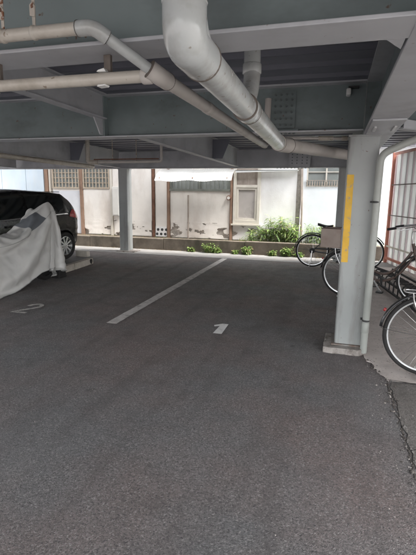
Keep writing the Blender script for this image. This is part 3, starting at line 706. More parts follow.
wl = [((-1.95, 10.70), .30, .35, 16, 9, .13, .018, 'low grassy weed at the left end of the green clump'),
      ((-1.62, 10.72), .42, .42, 24, 11, .16, .022, 'leafy weed left of the tall clump on the planting bed'),
      ((-1.28, 10.72), .62, .50, 34, 14, .18, .026, 'tallest leafy weed clump in front of the white plaster'),
      ((-1.00, 10.66), .50, .42, 26, 12, .17, .024, 'bushy weed left of the slanted grey post'),
      ((-.50, 10.66), .46, .46, 26, 11, .14, .022, 'leafy weed right of the slanted grey post'),
      ((-.15, 10.68), .46, .46, 28, 11, .14, .022, 'bushy weed behind the far bicycle saddle'),
      ((.25, 10.68), .40, .40, 22, 11, .14, .022, 'weed directly behind the far column base'),
      ((.80, 10.70), .46, .40, 24, 11, .14, .022, 'weed seen between the downpipe and the orange post')]
for i, (p, h, s, n, lp, ll, lw, lab) in enumerate(wl): weed((p[0], p[1], .262), h*1.05, s*1.1, int(n*1.5), lp+2, ll*1.15, lw*.95, lab, 'weeds on the planting bed', seed=20+i)
ws = [(-3.42, .12, .14, 'small weed at the wall foot, leftmost of the row'), (-2.98, .27, .32, 'broad weed at the wall foot below the dark window'), (-2.74, .13, .14, 'small weed at the wall foot right of the broad one'),
      (-2.27, .10, .10, 'tiny weed at the wall foot below the meter'), (-1.98, .22, .20, 'weed at the wall foot below the narrow window'), (-1.35, .13, .12, 'thin weed at the wall foot below the tall clump'), (-1.02, .24, .24, 'weed at the wall foot just left of the far bicycle'), (-.74, .12, .14, 'weed at the wall foot behind the far bicycle wheel')]
for i, (x, h, s, lab) in enumerate(ws): weed((x, 10.24, .01), h, s*1.1, 22, 10, .09, .032, lab, 'small weeds along the wall foot', seed=60+i)
random.seed(5); mb = MB()
for i in range(2600):
    x = rnd(-2.3, 3.2) if random.random() < .85 else rnd(-8, -2.3); y = rnd(10.44, 10.95); h = rnd(.03, .13)
    if x < -2.3: h *= .5
    a = rnd(0, 6.28); b = Vector((x, y, .258)); s = Vector((math.cos(a), math.sin(a), 0))*.004; tp = b+Vector((rnd(-.05, .05), rnd(-.05, .05), h))
    mb.add([b-s, b+s, tp], [(0, 1, 2)], random.randrange(4))
tag(mb.build('grass', ['leaf_a', 'leaf_b', 'leaf_c', 'leaf_dry'], None), 'short green grass covering the planting bed', 'grass', kind='stuff')
mb = MB()
for i in range(900):
    x = rnd(-7, .2); y = 10.30-abs(random.gauss(0, .035)); s = rnd(.006, .02); a = rnd(0, 6.28); z = .010+rnd(0, .006)
    mb.add([(x+s*math.cos(a), y+s*.6*math.sin(a), z), (x+s*math.cos(a+2), y+s*.6*math.sin(a+2), z+rnd(0, .01)), (x+s*math.cos(a+4), y+s*.6*math.sin(a+4), z)], [(0, 1, 2)], random.randrange(2))
tag(mb.build('leaf_litter', ['leaf_dry', 'soil'], None), 'dead leaves and dirt along the foot of the low wall', 'litter', kind='stuff')

# ------------------------------------------------------------------ car (local x: 0 rear .. 3.95 front, y: half width, z up)
def lerp_tab(tab, s):
    for (a, va), (b, vb_) in zip(tab, tab[1:]):
        if s <= b:
            t = (s-a)/(b-a) if b > a else 0; t = max(0, min(1, t)); t = t*t*(3-2*t)*.5+t*.5; return va+(vb_-va)*t
    return tab[-1][1]
CARX, CARY = -6.334, 8.786
car = thing('parked_car', (CARX, CARY, 0), 'black hatchback parked behind the silver motorcycle cover', 'car', rz=R(-98))
ORG[car.name] = Vector((0, 0, 0))
ROOF = [(0, .86), (.03, .98), (.10, 1.10), (.30, 1.33), (.48, 1.445), (.8, 1.475), (1.5, 1.50), (2.2, 1.46), (2.55, 1.36), (3.05, 1.03), (3.2, .99), (3.6, .88), (3.85, .74), (3.95, .60)]
HW = [(0, .66), (.06, .735), (.20, .795), (.5, .832), (1.2, .845), (2.8, .845), (3.3, .82), (3.65, .75), (3.85, .63), (3.95, .50)]
BELT = [(0, .78), (.03, .86), (.12, .955), (.5, .985), (1.2, .955), (2.6, .90), (3.05, .885), (3.3, .86), (3.6, .78), (3.85, .66), (3.95, .54)]
SILL = [(0, .36), (.12, .27), (.3, .22), (3.5, .20), (3.85, .24), (3.95, .32)]
def car_pt(s, t):
    """t 0 sill .. 1 belt .. 2 roof edge .. 3 roof centre; +y side"""
    zr, hw, zb, zs = lerp_tab(ROOF, s), lerp_tab(HW, s), lerp_tab(BELT, s), lerp_tab(SILL, s)
    inset = max(0, zr-zb)
    if t <= 1:
        z = zs+(zb-zs)*t; bulge = hw*(1-.05*(1-t)**3*2 - .018*max(0, t-.62)/.38)
        y = bulge - .010*math.exp(-((t-.50)/.06)**2)
        if t < .08: y -= .03*(1-t/.08)
    elif t <= 2:
        u = t-1; ze = zb+inset*.90; z = zb+(ze-zb)*u; y = hw*.98-.30*inset*u**1.15-.05*u**6*inset
        y0 = hw*.982; y = y0-(.34*inset)*u**1.1
    else:
        u = t-2; ye = hw*.982-.34*inset; ze = zb+inset*.90
        y = ye*math.cos(u*math.pi/2); z = ze+(zr-ze)*math.sin(u*math.pi/2)
    return Vector((s, y, z))
def car_patch(s0, s1, t0, t1, ns, ntt, off, side, edge=None):
    vs = []; fs = []; h = .01
    for i in range(ns+1):
        for j in range(ntt+1):
            s = s0+(s1-s0)*i/ns; t = t0+(t1-t0)*j/ntt
            if edge: s, t = edge(i/ns, j/ntt)
            p = car_pt(s, t); ds = car_pt(min(3.95, s+h), t)-car_pt(max(0, s-h), t); dt = car_pt(s, min(3, t+h))-car_pt(s, max(0, t-h))
            nn = dt.cross(ds)
            nn = nn.normalized() if nn.length > 1e-9 else Vector((0, 1, 0))
            if nn.y < 0: nn = -nn
            p = p+nn*off; vs.append((p.x, p.y*side, p.z))
    for i in range(ns):
        for j in range(ntt): k = i*(ntt+1)+j; fs.append((k, k+1, k+ntt+2, k+ntt+1))
    return vs, fs
S = [3.95*((i/90)) for i in range(91)]; S = sorted(set([0, .01, .02, .03, .045, .06, .08, .10] + S[3:] + [3.9, 3.93]))
T = [i/20 for i in range(21)] + [1+i/10 for i in range(1, 11)] + [2+i/8 for i in range(1, 9)]
body = MB(); vs = []; fs = []
ring = [(t, 1) for t in T] + [(t, -1) for t in reversed(T[:-1])]
for s in S:
    for t, sd_ in ring: p = car_pt(s, t); vs.append((p.x, p.y*sd_, p.z))
n = len(ring)
for i in range(len(S)-1):
    for j in range(n): k = (j+1) % n; fs.append((i*n+j, i*n+k, (i+1)*n+k, (i+1)*n+j))
fs.append(tuple(range(n))); fs.append(tuple((len(S)-1)*n+j for j in reversed(range(n))))
body.add(vs, fs); bo = body.build('body', 'car_paint', car, smooth=40)
WR = .298; WX = (.56, 3.10)
cut = MB()
for wx in WX:
    for sd_ in (1, -1): cut.lathe([(0, -.17), (.345, -.17), (.345, .17), (0, .17)], (wx, sd_*.80, .30), seg=40)
co = cut.build('arch_cutter', 'black_plastic', car)
bm_ = bo.modifiers.new('arch', 'BOOLEAN'); bm_.operation = 'DIFFERENCE'; bm_.object = co; bm_.solver = 'EXACT'
bpy.context.view_layer.update()
dg = bpy.context.evaluated_depsgraph_get(); me2 = bpy.data.meshes.new_from_object(bo.evaluated_get(dg))
bo.modifiers.clear(); bo.data = me2; bpy.data.objects.remove(co)
for p in me2.polygons: p.use_smooth = True
me2.set_sharp_from_angle(angle=R(35))
for sd_ in (1, -1):
    def add(nm, m_, a, par=car, sm_=True):
        mb = MB(); mb.add(*car_patch(*a)); return mb.build(nm, m_, par, smooth=sm_)
    e1 = lambda u, v: ((.80+.10*v)+(1.50-.80-.06*v)*u - .02*v, 1.06+.84*v)          # rear door glass
    e2 = lambda u, v: (1.62+(2.48-.14*v*1.6-1.62)*u, 1.06+.84*v)
    e3 = lambda u, v: (.40+(.70-.40)*u+.10*v*(1-u)+.10*v*u, 1.12+.66*v)
    rd_ = add('rear_window', 'car_glass', (0, 0, 0, 0, 14, 8, .004, sd_, e1)); add('front_window', 'car_glass', (0, 0, 0, 0, 14, 8, .004, sd_, e2)); add('quarter_window', 'car_glass', (0, 0, 0, 0, 8, 8, .004, sd_, e3))
    e4 = lambda u, v: (.010+.40*u*(1-.62*v)+.055*v, .88+.62*v-.02*u+.08*u*(1-v))
    add('tail_lamp', 'tail_red', (0, 0, 0, 0, 10, 8, .012, sd_, e4))
    add('belt_trim', 'chrome', (.45, 2.6, 1.0, 1.035, 30, 1, .005, sd_)); add('door_handle', 'black_plastic', (1.03, 1.20, .80, .86, 6, 2, .03, sd_)); add('door_handle', 'black_plastic', (1.95, 2.12, .80, .86, 6, 2, .03, sd_))
    add('door_seam', 'black_plastic', (1.55, 1.556, .1, 1.0, 1, 14, .002, sd_)); add('door_seam', 'black_plastic', (.86, .866, .45, 1.0, 1, 10, .002, sd_))
    add('bumper_trim', 'black_plastic', (.02, .30, .02, .10, 8, 2, .008, sd_))
def hatch_quad(t0, s0, s1, off, y0):
    vs = []; n_ = 10
    for i in range(n_+1):
        s = s0+(s1-s0)*i/n_; zr = lerp_tab(ROOF, s); yy = car_pt(s, 2.35).y*y0
        vs += [(s-off, -yy, zr-.010+off), (s-off, yy, zr-.010+off)]
    return vs, [(2*i, 2*i+1, 2*i+3, 2*i+2) for i in range(n_)]
m = MB(); m.add(*hatch_quad(0, .10, .42, .018, .98)); m.build('rear_windscreen', 'car_glass', car, smooth=True)
m = MB(); m.box(.36, .56, -.52, .52, 1.447, 1.462); m.build('spoiler', 'car_paint', car, bevel=.006)
m = MB(); m.box(-.012, .004, -.17, .17, .62, .78); m.build('number_plate', 'white_plastic', car)
m = MB(); m.add(*hatch_quad(0, 2.50, 3.02, -.012, .95)); m.build('windscreen', 'car_glass', car, smooth=True)
def wheel_geo(c, sd_, R_=WR):
    ty = MB(); pr = [(R_-.09, -.085), (R_-.05, -.095), (R_-.012, -.088), (R_, -.066), (R_, .066), (R_-.012, .088), (R_-.05, .095), (R_-.09, .085), (R_-.10, .05), (R_-.10, -.05)]
    ty.lathe(pr, c, seg=48, closed=True); w_ = ty.build('wheel', 'rubber', car, smooth=40)
    rim = MB(); rim.lathe([(R_-.092, sd_*.075), (R_-.105, sd_*.078), (R_-.115, sd_*.055), (R_-.115, -sd_*.03)], c, seg=48); rim.build('rim', 'silver', w_, smooth=40)
    dk_ = MB(); dk_.lathe([(0, sd_*.02), (R_-.116, sd_*.02)], c, seg=32); dk_.build('brake', 'black_plastic', w_)
    sp = MB()
    for k in range(10):
        a = 2*math.pi*k/10; d = Vector((math.cos(a), 0, math.sin(a))); tv = Vector((-math.sin(a), 0, math.cos(a))); cc = Vector(c)
        p = [cc+d*.03-tv*.016, cc+d*.03+tv*.016, cc+d*(R_-.105)+tv*.034, cc+d*(R_-.105)-tv*.004]
        yo = Vector((0, sd_*.072, 0)); yi = Vector((0, sd_*.045, 0)); sp.add([q+yo for q in p]+[q+yi for q in p], [(0, 1, 2, 3), (7, 6, 5, 4), (0, 4, 5, 1), (1, 5, 6, 2), (2, 6, 7, 3), (3, 7, 4, 0)])
    sp.lathe([(0, sd_*.082), (.035, sd_*.08), (.042, sd_*.06)], c, seg=20); sp.build('hubcap', 'silver', w_)
for wx in WX:
    for sd_ in (1, -1): wheel_geo((wx, sd_*.735, WR), sd_)

# ------------------------------------------------------------------ wheel stops (squared blocks)
def block(label, a, b, wd, h, hole=False):
    a = Vector(a); b = Vector(b); c = (a+b)/2
    t = thing('wheel_stop', (c.x, c.y, 0), label, 'wheel stop', 'pale concrete wheel stops')
    d = (b-a).normalized(); s = Vector((d.y, -d.x, 0))
    mb = MB(); vs = []
    for p in (a, b):
        for k, z in ((-.5, 0), (.5, 0), (.42, h), (-.42, h)): vs.append(p+s*wd*k+Vector((0, 0, z)))
    mb.add(vs, [(0, 1, 2, 3), (7, 6, 5, 4), (0, 4, 5, 1), (1, 5, 6, 2), (2, 6, 7, 3), (3, 7, 4, 0)]); mb.build('block', 'stop_concrete', t, bevel=.01)
    if hole:
        p = b-d*.10+s*(wd*.462)+Vector((0, 0, h*.52)); m = MB(); m.tube([p-s*.004, p+s*.008], .05, 18); m.build('reflector', 'black_plastic', t)
    return t
block('pale concrete wheel stop half under the cover', (-4.70, 6.25, 0), (-4.73, 7.0, 0), .13, .12)
block('pale concrete wheel stop with a round dark reflector beside the car wheel', (-4.73, 7.03, 0), (-4.80, 7.78, 0), .13, .12, True)
block('pale concrete wheel stop right behind the car rear tyre', (-5.66, 8.62, 0), (-5.34, 8.58, 0), .12, .13)

# ------------------------------------------------------------------ motorcycle under its cover
MC = thing('motorcycle', (-4.62, 5.5, 0), 'motorcycle hidden under the silver cover, one black tyre showing', 'motorcycle')
for cy_ in (6.05, 4.75):
    m = MB(); R_ = .27; pr = [(R_-.07, -.05), (R_-.02, -.055), (R_, -.03), (R_, .03), (R_-.02, .055), (R_-.07, .05)]
    m.lathe(pr, (-4.62, cy_, R_), 'x', 36, closed=True); w_ = m.build('wheel', 'rubber', MC, smooth=40)
    m = MB(); m.lathe([(0, .03), (R_-.068, .03), (R_-.068, -.03), (0, -.03)], (-4.62, cy_, R_), 'x', 30); m.build('rim', 'black_plastic', w_)
m = MB(); m.bar((-4.62, 6.05, .27), (-4.62, 5.92, .92), .10, .05); m.build('fork', 'black_plastic', MC)
m = MB(); m.tube(bend([(-4.85, 5.87, .97), (-4.68, 5.87, .97), (-4.56, 5.87, .97), (-4.39, 5.87, .97)], .08), .014, 8); m.build('handlebar', 'black_plastic', MC)
m = MB(); m.prism([(4.45, .45), (4.45, .72), (5.35, .72), (5.45, .35), (5.7, .28), (5.7, .2), (4.9, .2)], 0, -4.70, -4.54); m.build('body', 'black_plastic', MC, bevel=.03)
m = MB(); m.prism([(6.16, .0), (6.40, .0), (6.37, .10), (6.30, .18), (6.20, .16)], 0, -4.58, -4.42); m.build('wheel_chock', 'rubber', MC, bevel=.02)
import numpy as np
def drape(steps=190, iters=12):
    NY, NX = 82, 62
    yr = np.linspace(-2.05, 1.08, NY)                     # rest length along the bike, 0 at the handlebar
    def W(y):                                             # rest half width
        w = np.interp(y, [-2.05, -1.2, -.7, -.2, .15, .6, 1.08], [.98, 1.02, 1.02, 1.16, 1.18, 1.02, .70])
        e = np.clip(np.minimum((1.08-y)/.30, (y+2.05)/.26), 0, 1)
        return w*(.55+.45*np.sqrt(1-(1-e)**2))
    u = np.linspace(-1, 1, NX)
    Yr, U = np.meshgrid(yr, u, indexing='ij'); Xr = U*W(Yr)
    rest = np.stack([Xr, Yr, 0*Xr], -1)
    P = rest.copy(); P[..., 0] += -4.62; P[..., 1] += 6.07; P[..., 2] = 1.36
    rng = np.random.default_rng(3); P[..., 2] += rng.normal(0, .004, P.shape[:2])
    V = np.zeros_like(P)
    caps = [((-4.62,4.40,.70),(-4.62,5.45,.69),.135),((-4.62,5.45,.69),(-4.62,5.92,.84),.13),((-4.62,6.02,.95),(-4.62,6.12,1.10),.07),
            ((-4.47,6.12,1.0),(-4.46,6.20,1.235),.05),((-4.79,6.10,1.0),(-4.80,6.14,1.14),.05),((-4.90,6.0,1.0),(-4.34,6.0,1.0),.05),
            ((-4.62,6.14,.32),(-4.62,6.08,1.0),.12),((-4.62,4.55,.36),(-4.62,5.75,.30),.20),((-4.62,6.17,.20),(-4.62,6.17,.36),.13)]
    caps = [(np.array(a)-[0, .13, 0], np.array(b)-[0, .13, 0], r+.006) for a, b, r in caps]
    def con(di, dj):
        out = []
        I, J = np.meshgrid(np.arange(NY), np.arange(NX), indexing='ij')
        ok = (I+di < NY) & (J+dj < NX) & (J+dj >= 0)
        I, J = I[ok], J[ok]
        a = I*NX+J; b = (I+di)*NX+J+dj
        key = ((I//di) % 2) if di else ((J//abs(dj)) % 2)
        R_ = rest.reshape(-1, 3); L = np.linalg.norm(R_[a]-R_[b], axis=1)
        for k in (0, 1): m = key == k; out.append((a[m], b[m], L[m]))
        return out
    C = [(c, 1.0) for q in ((1,0),(0,1)) for c in con(*q)] + [(c, .5) for q in ((1,1),(1,-1)) for c in con(*q)] + [(c, .05) for q in ((2,0),(0,2)) for c in con(*q)]
    dt = 1/60
    pins = []                                             # cloth caught on the two mirrors
    for X_, Y_, Z_ in ((-4.49, 6.07, 1.295), (-4.78, 6.02, 1.17)):
        d = np.hypot(rest[..., 0]-4.62-X_, rest[..., 1]+6.07-Y_); k = int(d.argmin()); i, j = divmod(k, NX)
        for a in (-1, 0, 1):
            for b in (-1, 0, 1): pins.append(((i+a)*NX+j+b, (X_+b*.022, Y_+a*.022, Z_-.012*(abs(a)+abs(b)))))
    pi_ = np.array([p[0] for p in pins]); pt_ = np.array([p[1] for p in pins])
    shp = P.shape; P = P.reshape(-1, 3); P0 = P.copy(); V = V.reshape(-1, 3)
    for s in range(steps):
        V[:, 2] -= 2.2*dt; V *= .975 if s < steps*.8 else .9
        Q = P+V*dt
        for it in range(iters):
            for (a, b, L), k in C:
                d = Q[b]-Q[a]; l = np.sqrt((d*d).sum(1))+1e-9; c = (k*.5*(l-L)/l)[:, None]*d
                Q[a] += c; Q[b] -= c
            Q[pi_] = P0[pi_]+(pt_-P0[pi_])*min(1, s/50)
            if it % 3 == 2 or it == iters-1:
                for A, B, r in caps:
                    ab = B-A; t = np.clip(((Q-A)@ab)/(ab@ab), 0, 1); cp = A+t[:, None]*ab; d = Q-cp; l = np.sqrt((d*d).sum(1)); m = l < r
                    if m.any():
                        n = d[m]/(l[m][:, None]+1e-9); Q[m] = cp[m]+n*r; tv = Q[m]-P[m]; tv -= (tv*n).sum(1)[:, None]*n; Q[m] -= tv*.35
                m = Q[:, 2] < .010
                Q[m, 2] = .010; Q[m, :2] -= (Q[m, :2]-P[m, :2])*.6
        V = (Q-P)/dt; sp = np.linalg.norm(V, axis=1); f = np.minimum(1, 1.3/(sp+1e-9)); V *= f[:, None]; P = Q
    return P.reshape(shp), NY, NX

CP, NY_, NX_ = drape()
gy_, gx_ = np.gradient(CP, axis=0), np.gradient(CP, axis=1); nr = np.cross(gx_, gy_); nr /= (np.linalg.norm(nr, axis=2, keepdims=True)+1e-9)
for i in range(NY_):
    for j in range(NX_):
        p = CP[i, j]; k = .030*(abs(noise.noise((i*.16, j*.20, 1.7)))-.2)+.018*(abs(noise.noise((i*.31+4, j*.13+i*.12, 6.1)))-.2)
        CP[i, j] = p+nr[i, j]*k
        if CP[i, j, 2] < .008: CP[i, j, 2] = .008
cov = MB(); cov.v = [tuple(float(q) for q in p) for p in CP.reshape(-1, 3)]
for i in range(NY_-1):
    for j in range(NX_-1):
        k = i*NX_+j; u_ = abs((j+.5)/(NX_-1)*2-1); yy = -2.05+3.13*(i+.5)/(NY_-1)
        cov.f.append((k, k+1, k+NX_+1, k+NX_)); cov.m.append(1 if (u_ < .25 and -.62 < yy < -.26) else 0)
cv = cov.build('motorcycle_cover', ['cover_silver', 'cover_dark'], None, smooth=True)
ss_ = cv.modifiers.new('smooth', 'SUBSURF'); ss_.levels = 2; ss_.render_levels = 2
s_ = cv.modifiers.new('thick', 'SOLIDIFY'); s_.thickness = .004; s_.offset = -1
bd = [(i, 0) for i in range(NY_)]+[(NY_-1, j) for j in range(1, NX_)]+[(i, NX_-1) for i in range(NY_-2, -1, -1)]+[(0, j) for j in range(NX_-2, 0, -1)]
ct_ = CP.reshape(-1, 3).mean(0)
m = MB(); m.tube([tuple(float(q) for q in CP[i, j]) for i, j in bd], .0055, 6, closed=True); m.build('hem', 'hem_tape', cv, smooth=True)
for jj in (int((NX_-1)*.375), int((NX_-1)*.625)):
    m = MB(); m.tube([tuple(float(q) for q in CP[i, jj]+nr[i, jj]*(.0 if 1 else 0)) for i in range(2, NY_-2)], .0042, 5); m.build('seam', 'hem_tape', cv, smooth=True)
tag(cv, 'silver grey motorcycle cover with a dark panel draped beside the black car', 'cover')

# ------------------------------------------------------------------ bicycles (local x forward from rear axle, z up)
def bicycle(loc, heading, label, paint, carrier=True, box=None, reflector=True, saddle_h=.80, basket=False, steer=0.0, fender='bike_black', wb=1.08):
    t = thing('bicycle', loc, label, 'bicycle', 'parked bicycles', rz=heading); ORG[t.name] = Vector((0, 0, 0))
    r = .335
    def tb(name, pts, rad, m_, par=t, br=.05, seg=10):
        mb = MB(); mb.tube(bend(pts, br, 5), rad, seg); return mb.build(name, m_, par, smooth=50)
    st_ = Matrix.Rotation(steer, 3, 'Z')
    def wheel(cx, front):
        mb = MB(); pr = [(r-.017+.017*math.cos(a), .0175*math.sin(a)) for a in [2*math.pi*k/10 for k in range(10)]]
        mb.lathe(pr, (0, 0, r), seg=64, closed=True); w_ = mb.build('wheel', 'rubber', t, smooth=True); w_.location = (cx, 0, 0)
        if front: w_.rotation_euler = (0, 0, steer)
        mb = MB(); mb.lathe([(r-.033, -.010), (r-.033, .010), (r-.045, .008), (r-.045, -.008)], (0, 0, r), seg=64, closed=True); mb.build('rim', 'silver', w_, smooth=40)
        mb = MB()
        for k in range(32):
            a = 2*math.pi*k/32; sg = 1 if k % 2 else -1; a2 = a+sg*(.9 if k % 4 < 2 else -.9)
            mb.tube([(.022*math.cos(a2), sg*.03, r+.022*math.sin(a2)), ((r-.046)*math.cos(a), 0, r+(r-.046)*math.sin(a))], .0012, 4, cap=False)
        mb.build('spokes', 'chrome', w_)
        mb = MB(); mb.tube([(0, -.05, r), (0, -.034, r), (0, -.033, r), (0, .033, r), (0, .034, r), (0, .05, r)], [.008, .008, .026, .026, .008, .008], 14); mb.build('hub', 'chrome' if not front else 'silver', w_, smooth=40)
        if not front:
            mb = MB(); mb.lathe([(0, -.045), (.055, -.045), (.058, -.036), (.0, -.036)], (0, 0, r), seg=24); mb.build('sprocket', 'black_plastic', w_)
            mb = MB(); mb.box(-.012, .012, -.010, -.004, r-.25, r-.22); mb.build('spoke_reflector', 'white_plastic', w_)
        return w_
    wheel(0, False); wheel(wb, True)
    # mudguards
    def guard(a0, a1, cx, name, steerable=False):
        mb = MB(); R2 = r+.024; n_ = 26; vs = []; fs = []
        prof = [(-.024, -.012), (-.017, .004), (0, .009), (.017, .004), (.024, -.012)]
        for i in range(n_+1):
            a = R(a0+(a1-a0)*i/n_)
            for y_, dr in prof: vs.append(((R2+dr)*math.cos(a), y_, r+(R2+dr)*math.sin(a)))
        for i in range(n_):
            for j in range(4): k = i*5+j; fs.append((k, k+1, k+6, k+5))
        mb.add(vs, fs); g = mb.build(name, fender, t, smooth=True); g.location = (cx, 0, 0)
        s2 = g.modifiers.new('thick', 'SOLIDIFY'); s2.thickness = .002
        if steerable: g.rotation_euler = (0, 0, steer)
        return g
    g = guard(12, 172, 0, 'rear_mudguard'); guard(30, 175, wb, 'front_mudguard', True)
    for sg in (-1, 1): tb('guard_stay', [(0, sg*.055, r), (-.352, sg*.024, r+.04)], .0028, 'chrome', g, seg=6)
    if reflector:
        mb = MB(); a = R(150); p = Vector(((r+.04)*math.cos(a), 0, r+(r+.04)*math.sin(a))); mb.tube([p, p+Vector((-.016, 0, .009))], .015, 14); mb.build('reflector', 'red_reflector', g)
    bb = (.43, 0, .285); seat = (.30, 0, .56); ht = (wb-.165, 0, .83); hb = (wb-.125, 0, .68)
    fr = MB(); fr.tube(bend([ht[:1]+(0, .72), (wb-.30, 0, .50), (.55, 0, .37), (.375, 0, .42)], .14, 6), .018, 12)
    fr.tube(bend([hb, (wb-.30, 0, .40), (.60, 0, .30), bb], .12, 6), .018, 12)
    fr.tube([bb, (.26, 0, .66)], .016, 12); fr.tube([ht, hb], .021, 12); fr.tube([(.43, -.038, .285), (.43, .038, .285)], .024, 12)
    for sg in (-1, 1):
        fr.tube([(0, sg*.06, r), (.16, sg*.045, .305), (.42, sg*.03, .285)], .009, 8); fr.tube([(0, sg*.062, r), (.285, sg*.022, .60)], .008, 8)
    fr.build('frame', paint, t, smooth=50)
    fk = MB()
    for sg in (-1, 1): fk.tube(bend([(wb-.118, sg*.045, .66), (wb-.06, sg*.05, .47), (wb, sg*.05, r)], .1, 5), .010, 8)
    fk.tube([(wb-.118, -.047, .66), (wb-.118, .047, .66)], .013, 8); fk.build('fork', paint if paint != 'bike_green' else 'chrome', t, smooth=50)
    hs = Matrix.Translation(Vector((wb-.18, 0, 0))) @ st_.to_4x4()
    hbp = [hs @ Vector(p) for p in ((-.26, -.29, 1.02), (-.14, -.28, 1.045), (.03, -.17, 1.07), (.06, -.06, 1.00), (.06, .06, 1.00), (.03, .17, 1.07), (-.14, .28, 1.045), (-.26, .29, 1.02))]
    hd = MB(); hd.tube(bend(hbp, .06, 5), .011, 10); hd.tube([(wb-.165, 0, .83), hs @ Vector((.0, 0, .98)), hs @ Vector((.06, 0, 1.0))], .0125, 10); ho = hd.build('handlebar', 'chrome', t, smooth=50)
    for sg in (-1, 1):
        m = MB(); m.tube([hs @ Vector((-.27, sg*.291, 1.018)), hs @ Vector((-.16, sg*.281, 1.042))], .017, 10); m.build('grip', 'black_plastic', ho, smooth=50)
        m = MB(); m.tube([hs @ Vector((-.02, sg*.20, 1.06)), hs @ Vector((.0, sg*.24, 1.035)), hs @ Vector((-.14, sg*.275, 1.005))], .005, 6); m.build('brake_lever', 'chrome', ho)
    # lamp, bell and cables
    m = MB(); m.lathe([(0, -.03), (.034, -.03), (.036, .02), (.02, .05), (0, .055)], (wb-.02, 0, .86), 'x', 16); m.build('lamp', 'black_plastic', t, smooth=40)
    m = MB()
    for sg in (-1, 1): m.tube(bend([hs @ Vector((-.0, sg*.2, 1.05)), hs @ Vector((.16, sg*.06, 1.10)), hs @ Vector((.10, sg*.02, .92)), (wb-.15, sg*.02, .74)], .08, 6), .003, 5)
    m.build('cable', 'black_plastic', t)
    m = MB(); m.tube([(.275, 0, .62), (.235, 0, saddle_h-.04)], .0125, 10); m.build('seat_post', 'chrome', t)
    sd2 = MB(); vs = []; fs = []; nn = 14
    for i in range(nn+1):
        u = i/nn; x = .08+.30*u; w2 = .10*(1-u)**.7*(.35+.65*min(1, u*6+.35))+.022; zt = saddle_h+.012*math.cos(u*5)+.02*(1-u)**2
        for k in range(9):
            a = math.pi*k/8; vs.append((x, w2*math.cos(a), zt-.045+.05*math.sin(a)**.7))
    for i in range(nn):
        for k in range(8): q = i*9+k; fs.append((q, q+1, q+10, q+9))
    fs.append(tuple(range(9))); fs.append(tuple(nn*9+k for k in range(8, -1, -1))); fs += [(i*9, i*9+9, i*9+17, i*9+8) for i in range(nn)]
    sd2.add(vs, fs); so_ = sd2.build('saddle', 'black_plastic', t, smooth=50)
    m = MB()
    for sg in (-.03, .03): m.tube(arc((.135, saddle_h-.065), .022, 0, 1440, 60, y=sg), .003, 5)
    m.build('spring', 'chrome', so_)
    cr_ = MB(); cr_.tube([(.43, -.06, .285), (.43, .06, .285)], .010, 8); cr_.bar((.43, -.062, .285), (.52, -.062, .145), .02, .012, up=(0, 1, 0)); cr_.bar((.43, .062, .285), (.34, .062, .425), .02, .012, up=(0, 1, 0)); ck = cr_.build('crank', 'chrome', t)
    for p, sg in (((.52, -.11, .145), -1), ((.34, .11, .425), 1)):
        m = MB(); m.box(p[0]-.045, p[0]+.045, p[1]-.04, p[1]+.04, p[2]-.012, p[2]+.012); m.build('pedal', 'black_plastic', ck, bevel=.005)
    m = MB(); m.prism([(.05, r+.062), (.42, .395), (.50, .375), (.535, .32), (.53, .285), (.515, .285), (.50, .345), (.42, .368), (.05, r+.035)], 1, -.062, -.040); m.lathe([(.075, -.05), (.092, -.05), (.092, -.046), (.075, -.046)], (.43, 0, .285), seg=28, closed=True); m.build('chain_guard', 'black_plastic', t)
    if 0: pl = [(.43+.10*math.cos(R(a)), .285+.10*math.sin(R(a))) for a in range(-90, 91, 15)] + [(.0+.062*math.cos(R(a)), r+.062*math.sin(R(a))) for a in range(95, 266, 15)]
    # stand
    m = MB()
    for sg in (-1, 1): m.tube(bend([(0, sg*.07, r), (-.02, sg*.10, .10), (-.05, sg*.13, .012)], .04, 4), .008, 8)
    m.tube([(-.05, -.13, .012), (-.05, .13, .012)], .008, 8); m.build('stand', 'chrome', t, smooth=50)
    if carrier:
        c_ = MB(); zc = .695
        c_.tube(bend([(.26, -.055, zc-.02), (.2, -.065, zc), (-.16, -.065, zc), (-.20, -.045, zc), (-.20, .045, zc), (-.16, .065, zc), (.2, .065, zc), (.26, .055, zc-.02)], .03, 4), .006, 8)
        for x in (-.10, .02, .14): c_.tube([(x, -.065, zc), (x, .065, zc)], .005, 6)
        c_.tube([(-.19, 0, zc), (.2, 0, zc)], .005, 6)
        for sg in (-1, 1):
            c_.tube(bend([(0, sg*.066, r+.01), (-.13, sg*.067, .62), (-.14, sg*.066, zc)], .06, 4), .006, 8); c_.tube([(0, sg*.066, r+.01), (.05, sg*.066, zc)], .006, 8)
        c_.build('carrier', 'chrome', t, smooth=50)
    if box:
        b = MB(); x0, x1, y0, y1, z0, z1 = box; th = .006
        pr2 = lambda g: [(x0+g, y0+g), (x1-g, y0+g), (x1-g, y1-g), (x0+g, y1-g)]
        b.box(x0, x1, y0, y1, z0, z0+th); b.box(x0, x1, y0, y0+th, z0+th, z1); b.box(x0, x1, y1-th, y1, z0+th, z1); b.box(x0, x0+th, y0+th, y1-th, z0+th, z1); b.box(x1-th, x1, y0+th, y1-th, z0+th, z1)
        bo_ = b.build('basket', 'tan_box', t, bevel=.003)
        b = MB(); b.tube([(x0, y0, z1), (x1, y0, z1), (x1, y1, z1), (x0, y1, z1)], .007, 8, closed=True); b.build('rim', 'bike_brown', bo_)
    return t
bicycle((-.375, 8.93, .012), R(0), 'dark far bicycle by the gutter, rear wheel left of the column', 'bike_black', carrier=False, reflector=False, saddle_h=.86, wb=1.04)
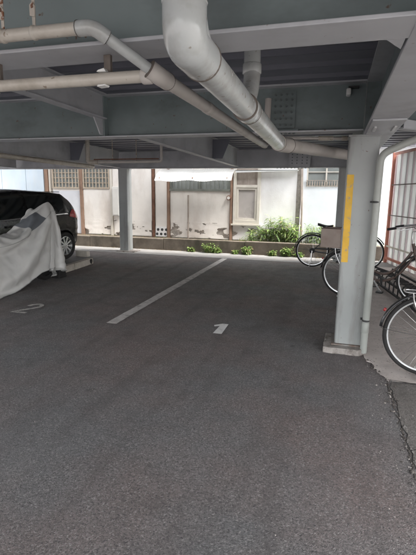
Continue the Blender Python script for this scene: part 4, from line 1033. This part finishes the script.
bicycle((.205, 6.42, .012), R(-17), 'brown black bicycle with a tan rear box standing behind the taped column', 'bike_brown', carrier=True, box=(-.34, -.06, -.13, .13, .705, .98), saddle_h=.80, wb=1.03)
bicycle((.785, 3.66, .012), R(-3), 'nearest bicycle at the right edge with dark mudguard and silver carrier', 'bike_green', saddle_h=.84)

# ------------------------------------------------------------------ bicycle rack on the floor
RK = thing('bicycle_rack', (.95, 6.9, .012), 'low black metal floor rack beneath the bicycles', 'bike rack')
a = Vector((.66, 8.1, .012)); b = Vector((1.16, 5.2, .012)); d = (b-a).normalized(); s = Vector((-d.y, d.x, 0))
for off, z in ((0, .03), (0, .16), (.42, .03), (.42, .16)):
    m = MB(); m.bar(a+s*off+Vector((0, 0, z)), b+s*off+Vector((0, 0, z)), .03, .03); m.build('rail', 'black_plastic', RK)
L = (b-a).length; n = 15
for i in range(n):
    p = a+d*(.08+i*(L-.16)/(n-1))
    m = MB(); m.tube(bend([p+Vector((0, 0, .03)), p+Vector((0, 0, .24)), p+s*.42+Vector((0, 0, .10)), p+s*.42+Vector((0, 0, .03))], .06, 4), .010, 8); m.build('hoop', 'black_plastic', RK, smooth=50)

# ------------------------------------------------------------------ orange framed fence
f0 = Vector((1.16, 10.15, 0)); fd = Vector((math.sin(R(14)), -math.cos(R(14)), 0)); fs_ = Vector((-fd.y, fd.x, 0))
FN = thing('fence', tuple(f0), 'orange framed fence with striped upright boards behind the bicycles', 'fence')
FL = 8.2; FH = 2.36
for k in range(5):
    p = f0+fd*(k*FL/4); m = MB(); m.bar(p, p+Vector((0, 0, FH)), .06, .06, up=(fs_.x, fs_.y, 0)); m.build('post', 'orange_paint', FN, bevel=.004)
for z, wd in ((FH-.03, .05), (1.69, .022), (1.05, .018), (.38, .03), (.12, .05)):
    m = MB(); m.bar(f0+fd*.05+Vector((0, 0, z))-fs_*.01, f0+fd*FL+Vector((0, 0, z))-fs_*.01, .03, wd); m.build('rail', 'orange_paint' if z > 1.9 or z < .2 else ('joint_line' if z > 1 else 'window_frame'), FN)
k = 0; q = .0
while q < FL-.1:
    wd = .17 if k % 2 else .12; p = f0+fd*(q+wd/2)+fs_*(.035 if k % 2 else .052)
    m = MB(); m.bar(p+Vector((0, 0, .008)), p+Vector((0, 0, FH-.02)), wd+.02, .012, up=(fs_.x, fs_.y, 0)); m.build('board', 'pale_board' if k % 2 else 'mauve_board', FN)
    q += wd; k += 1
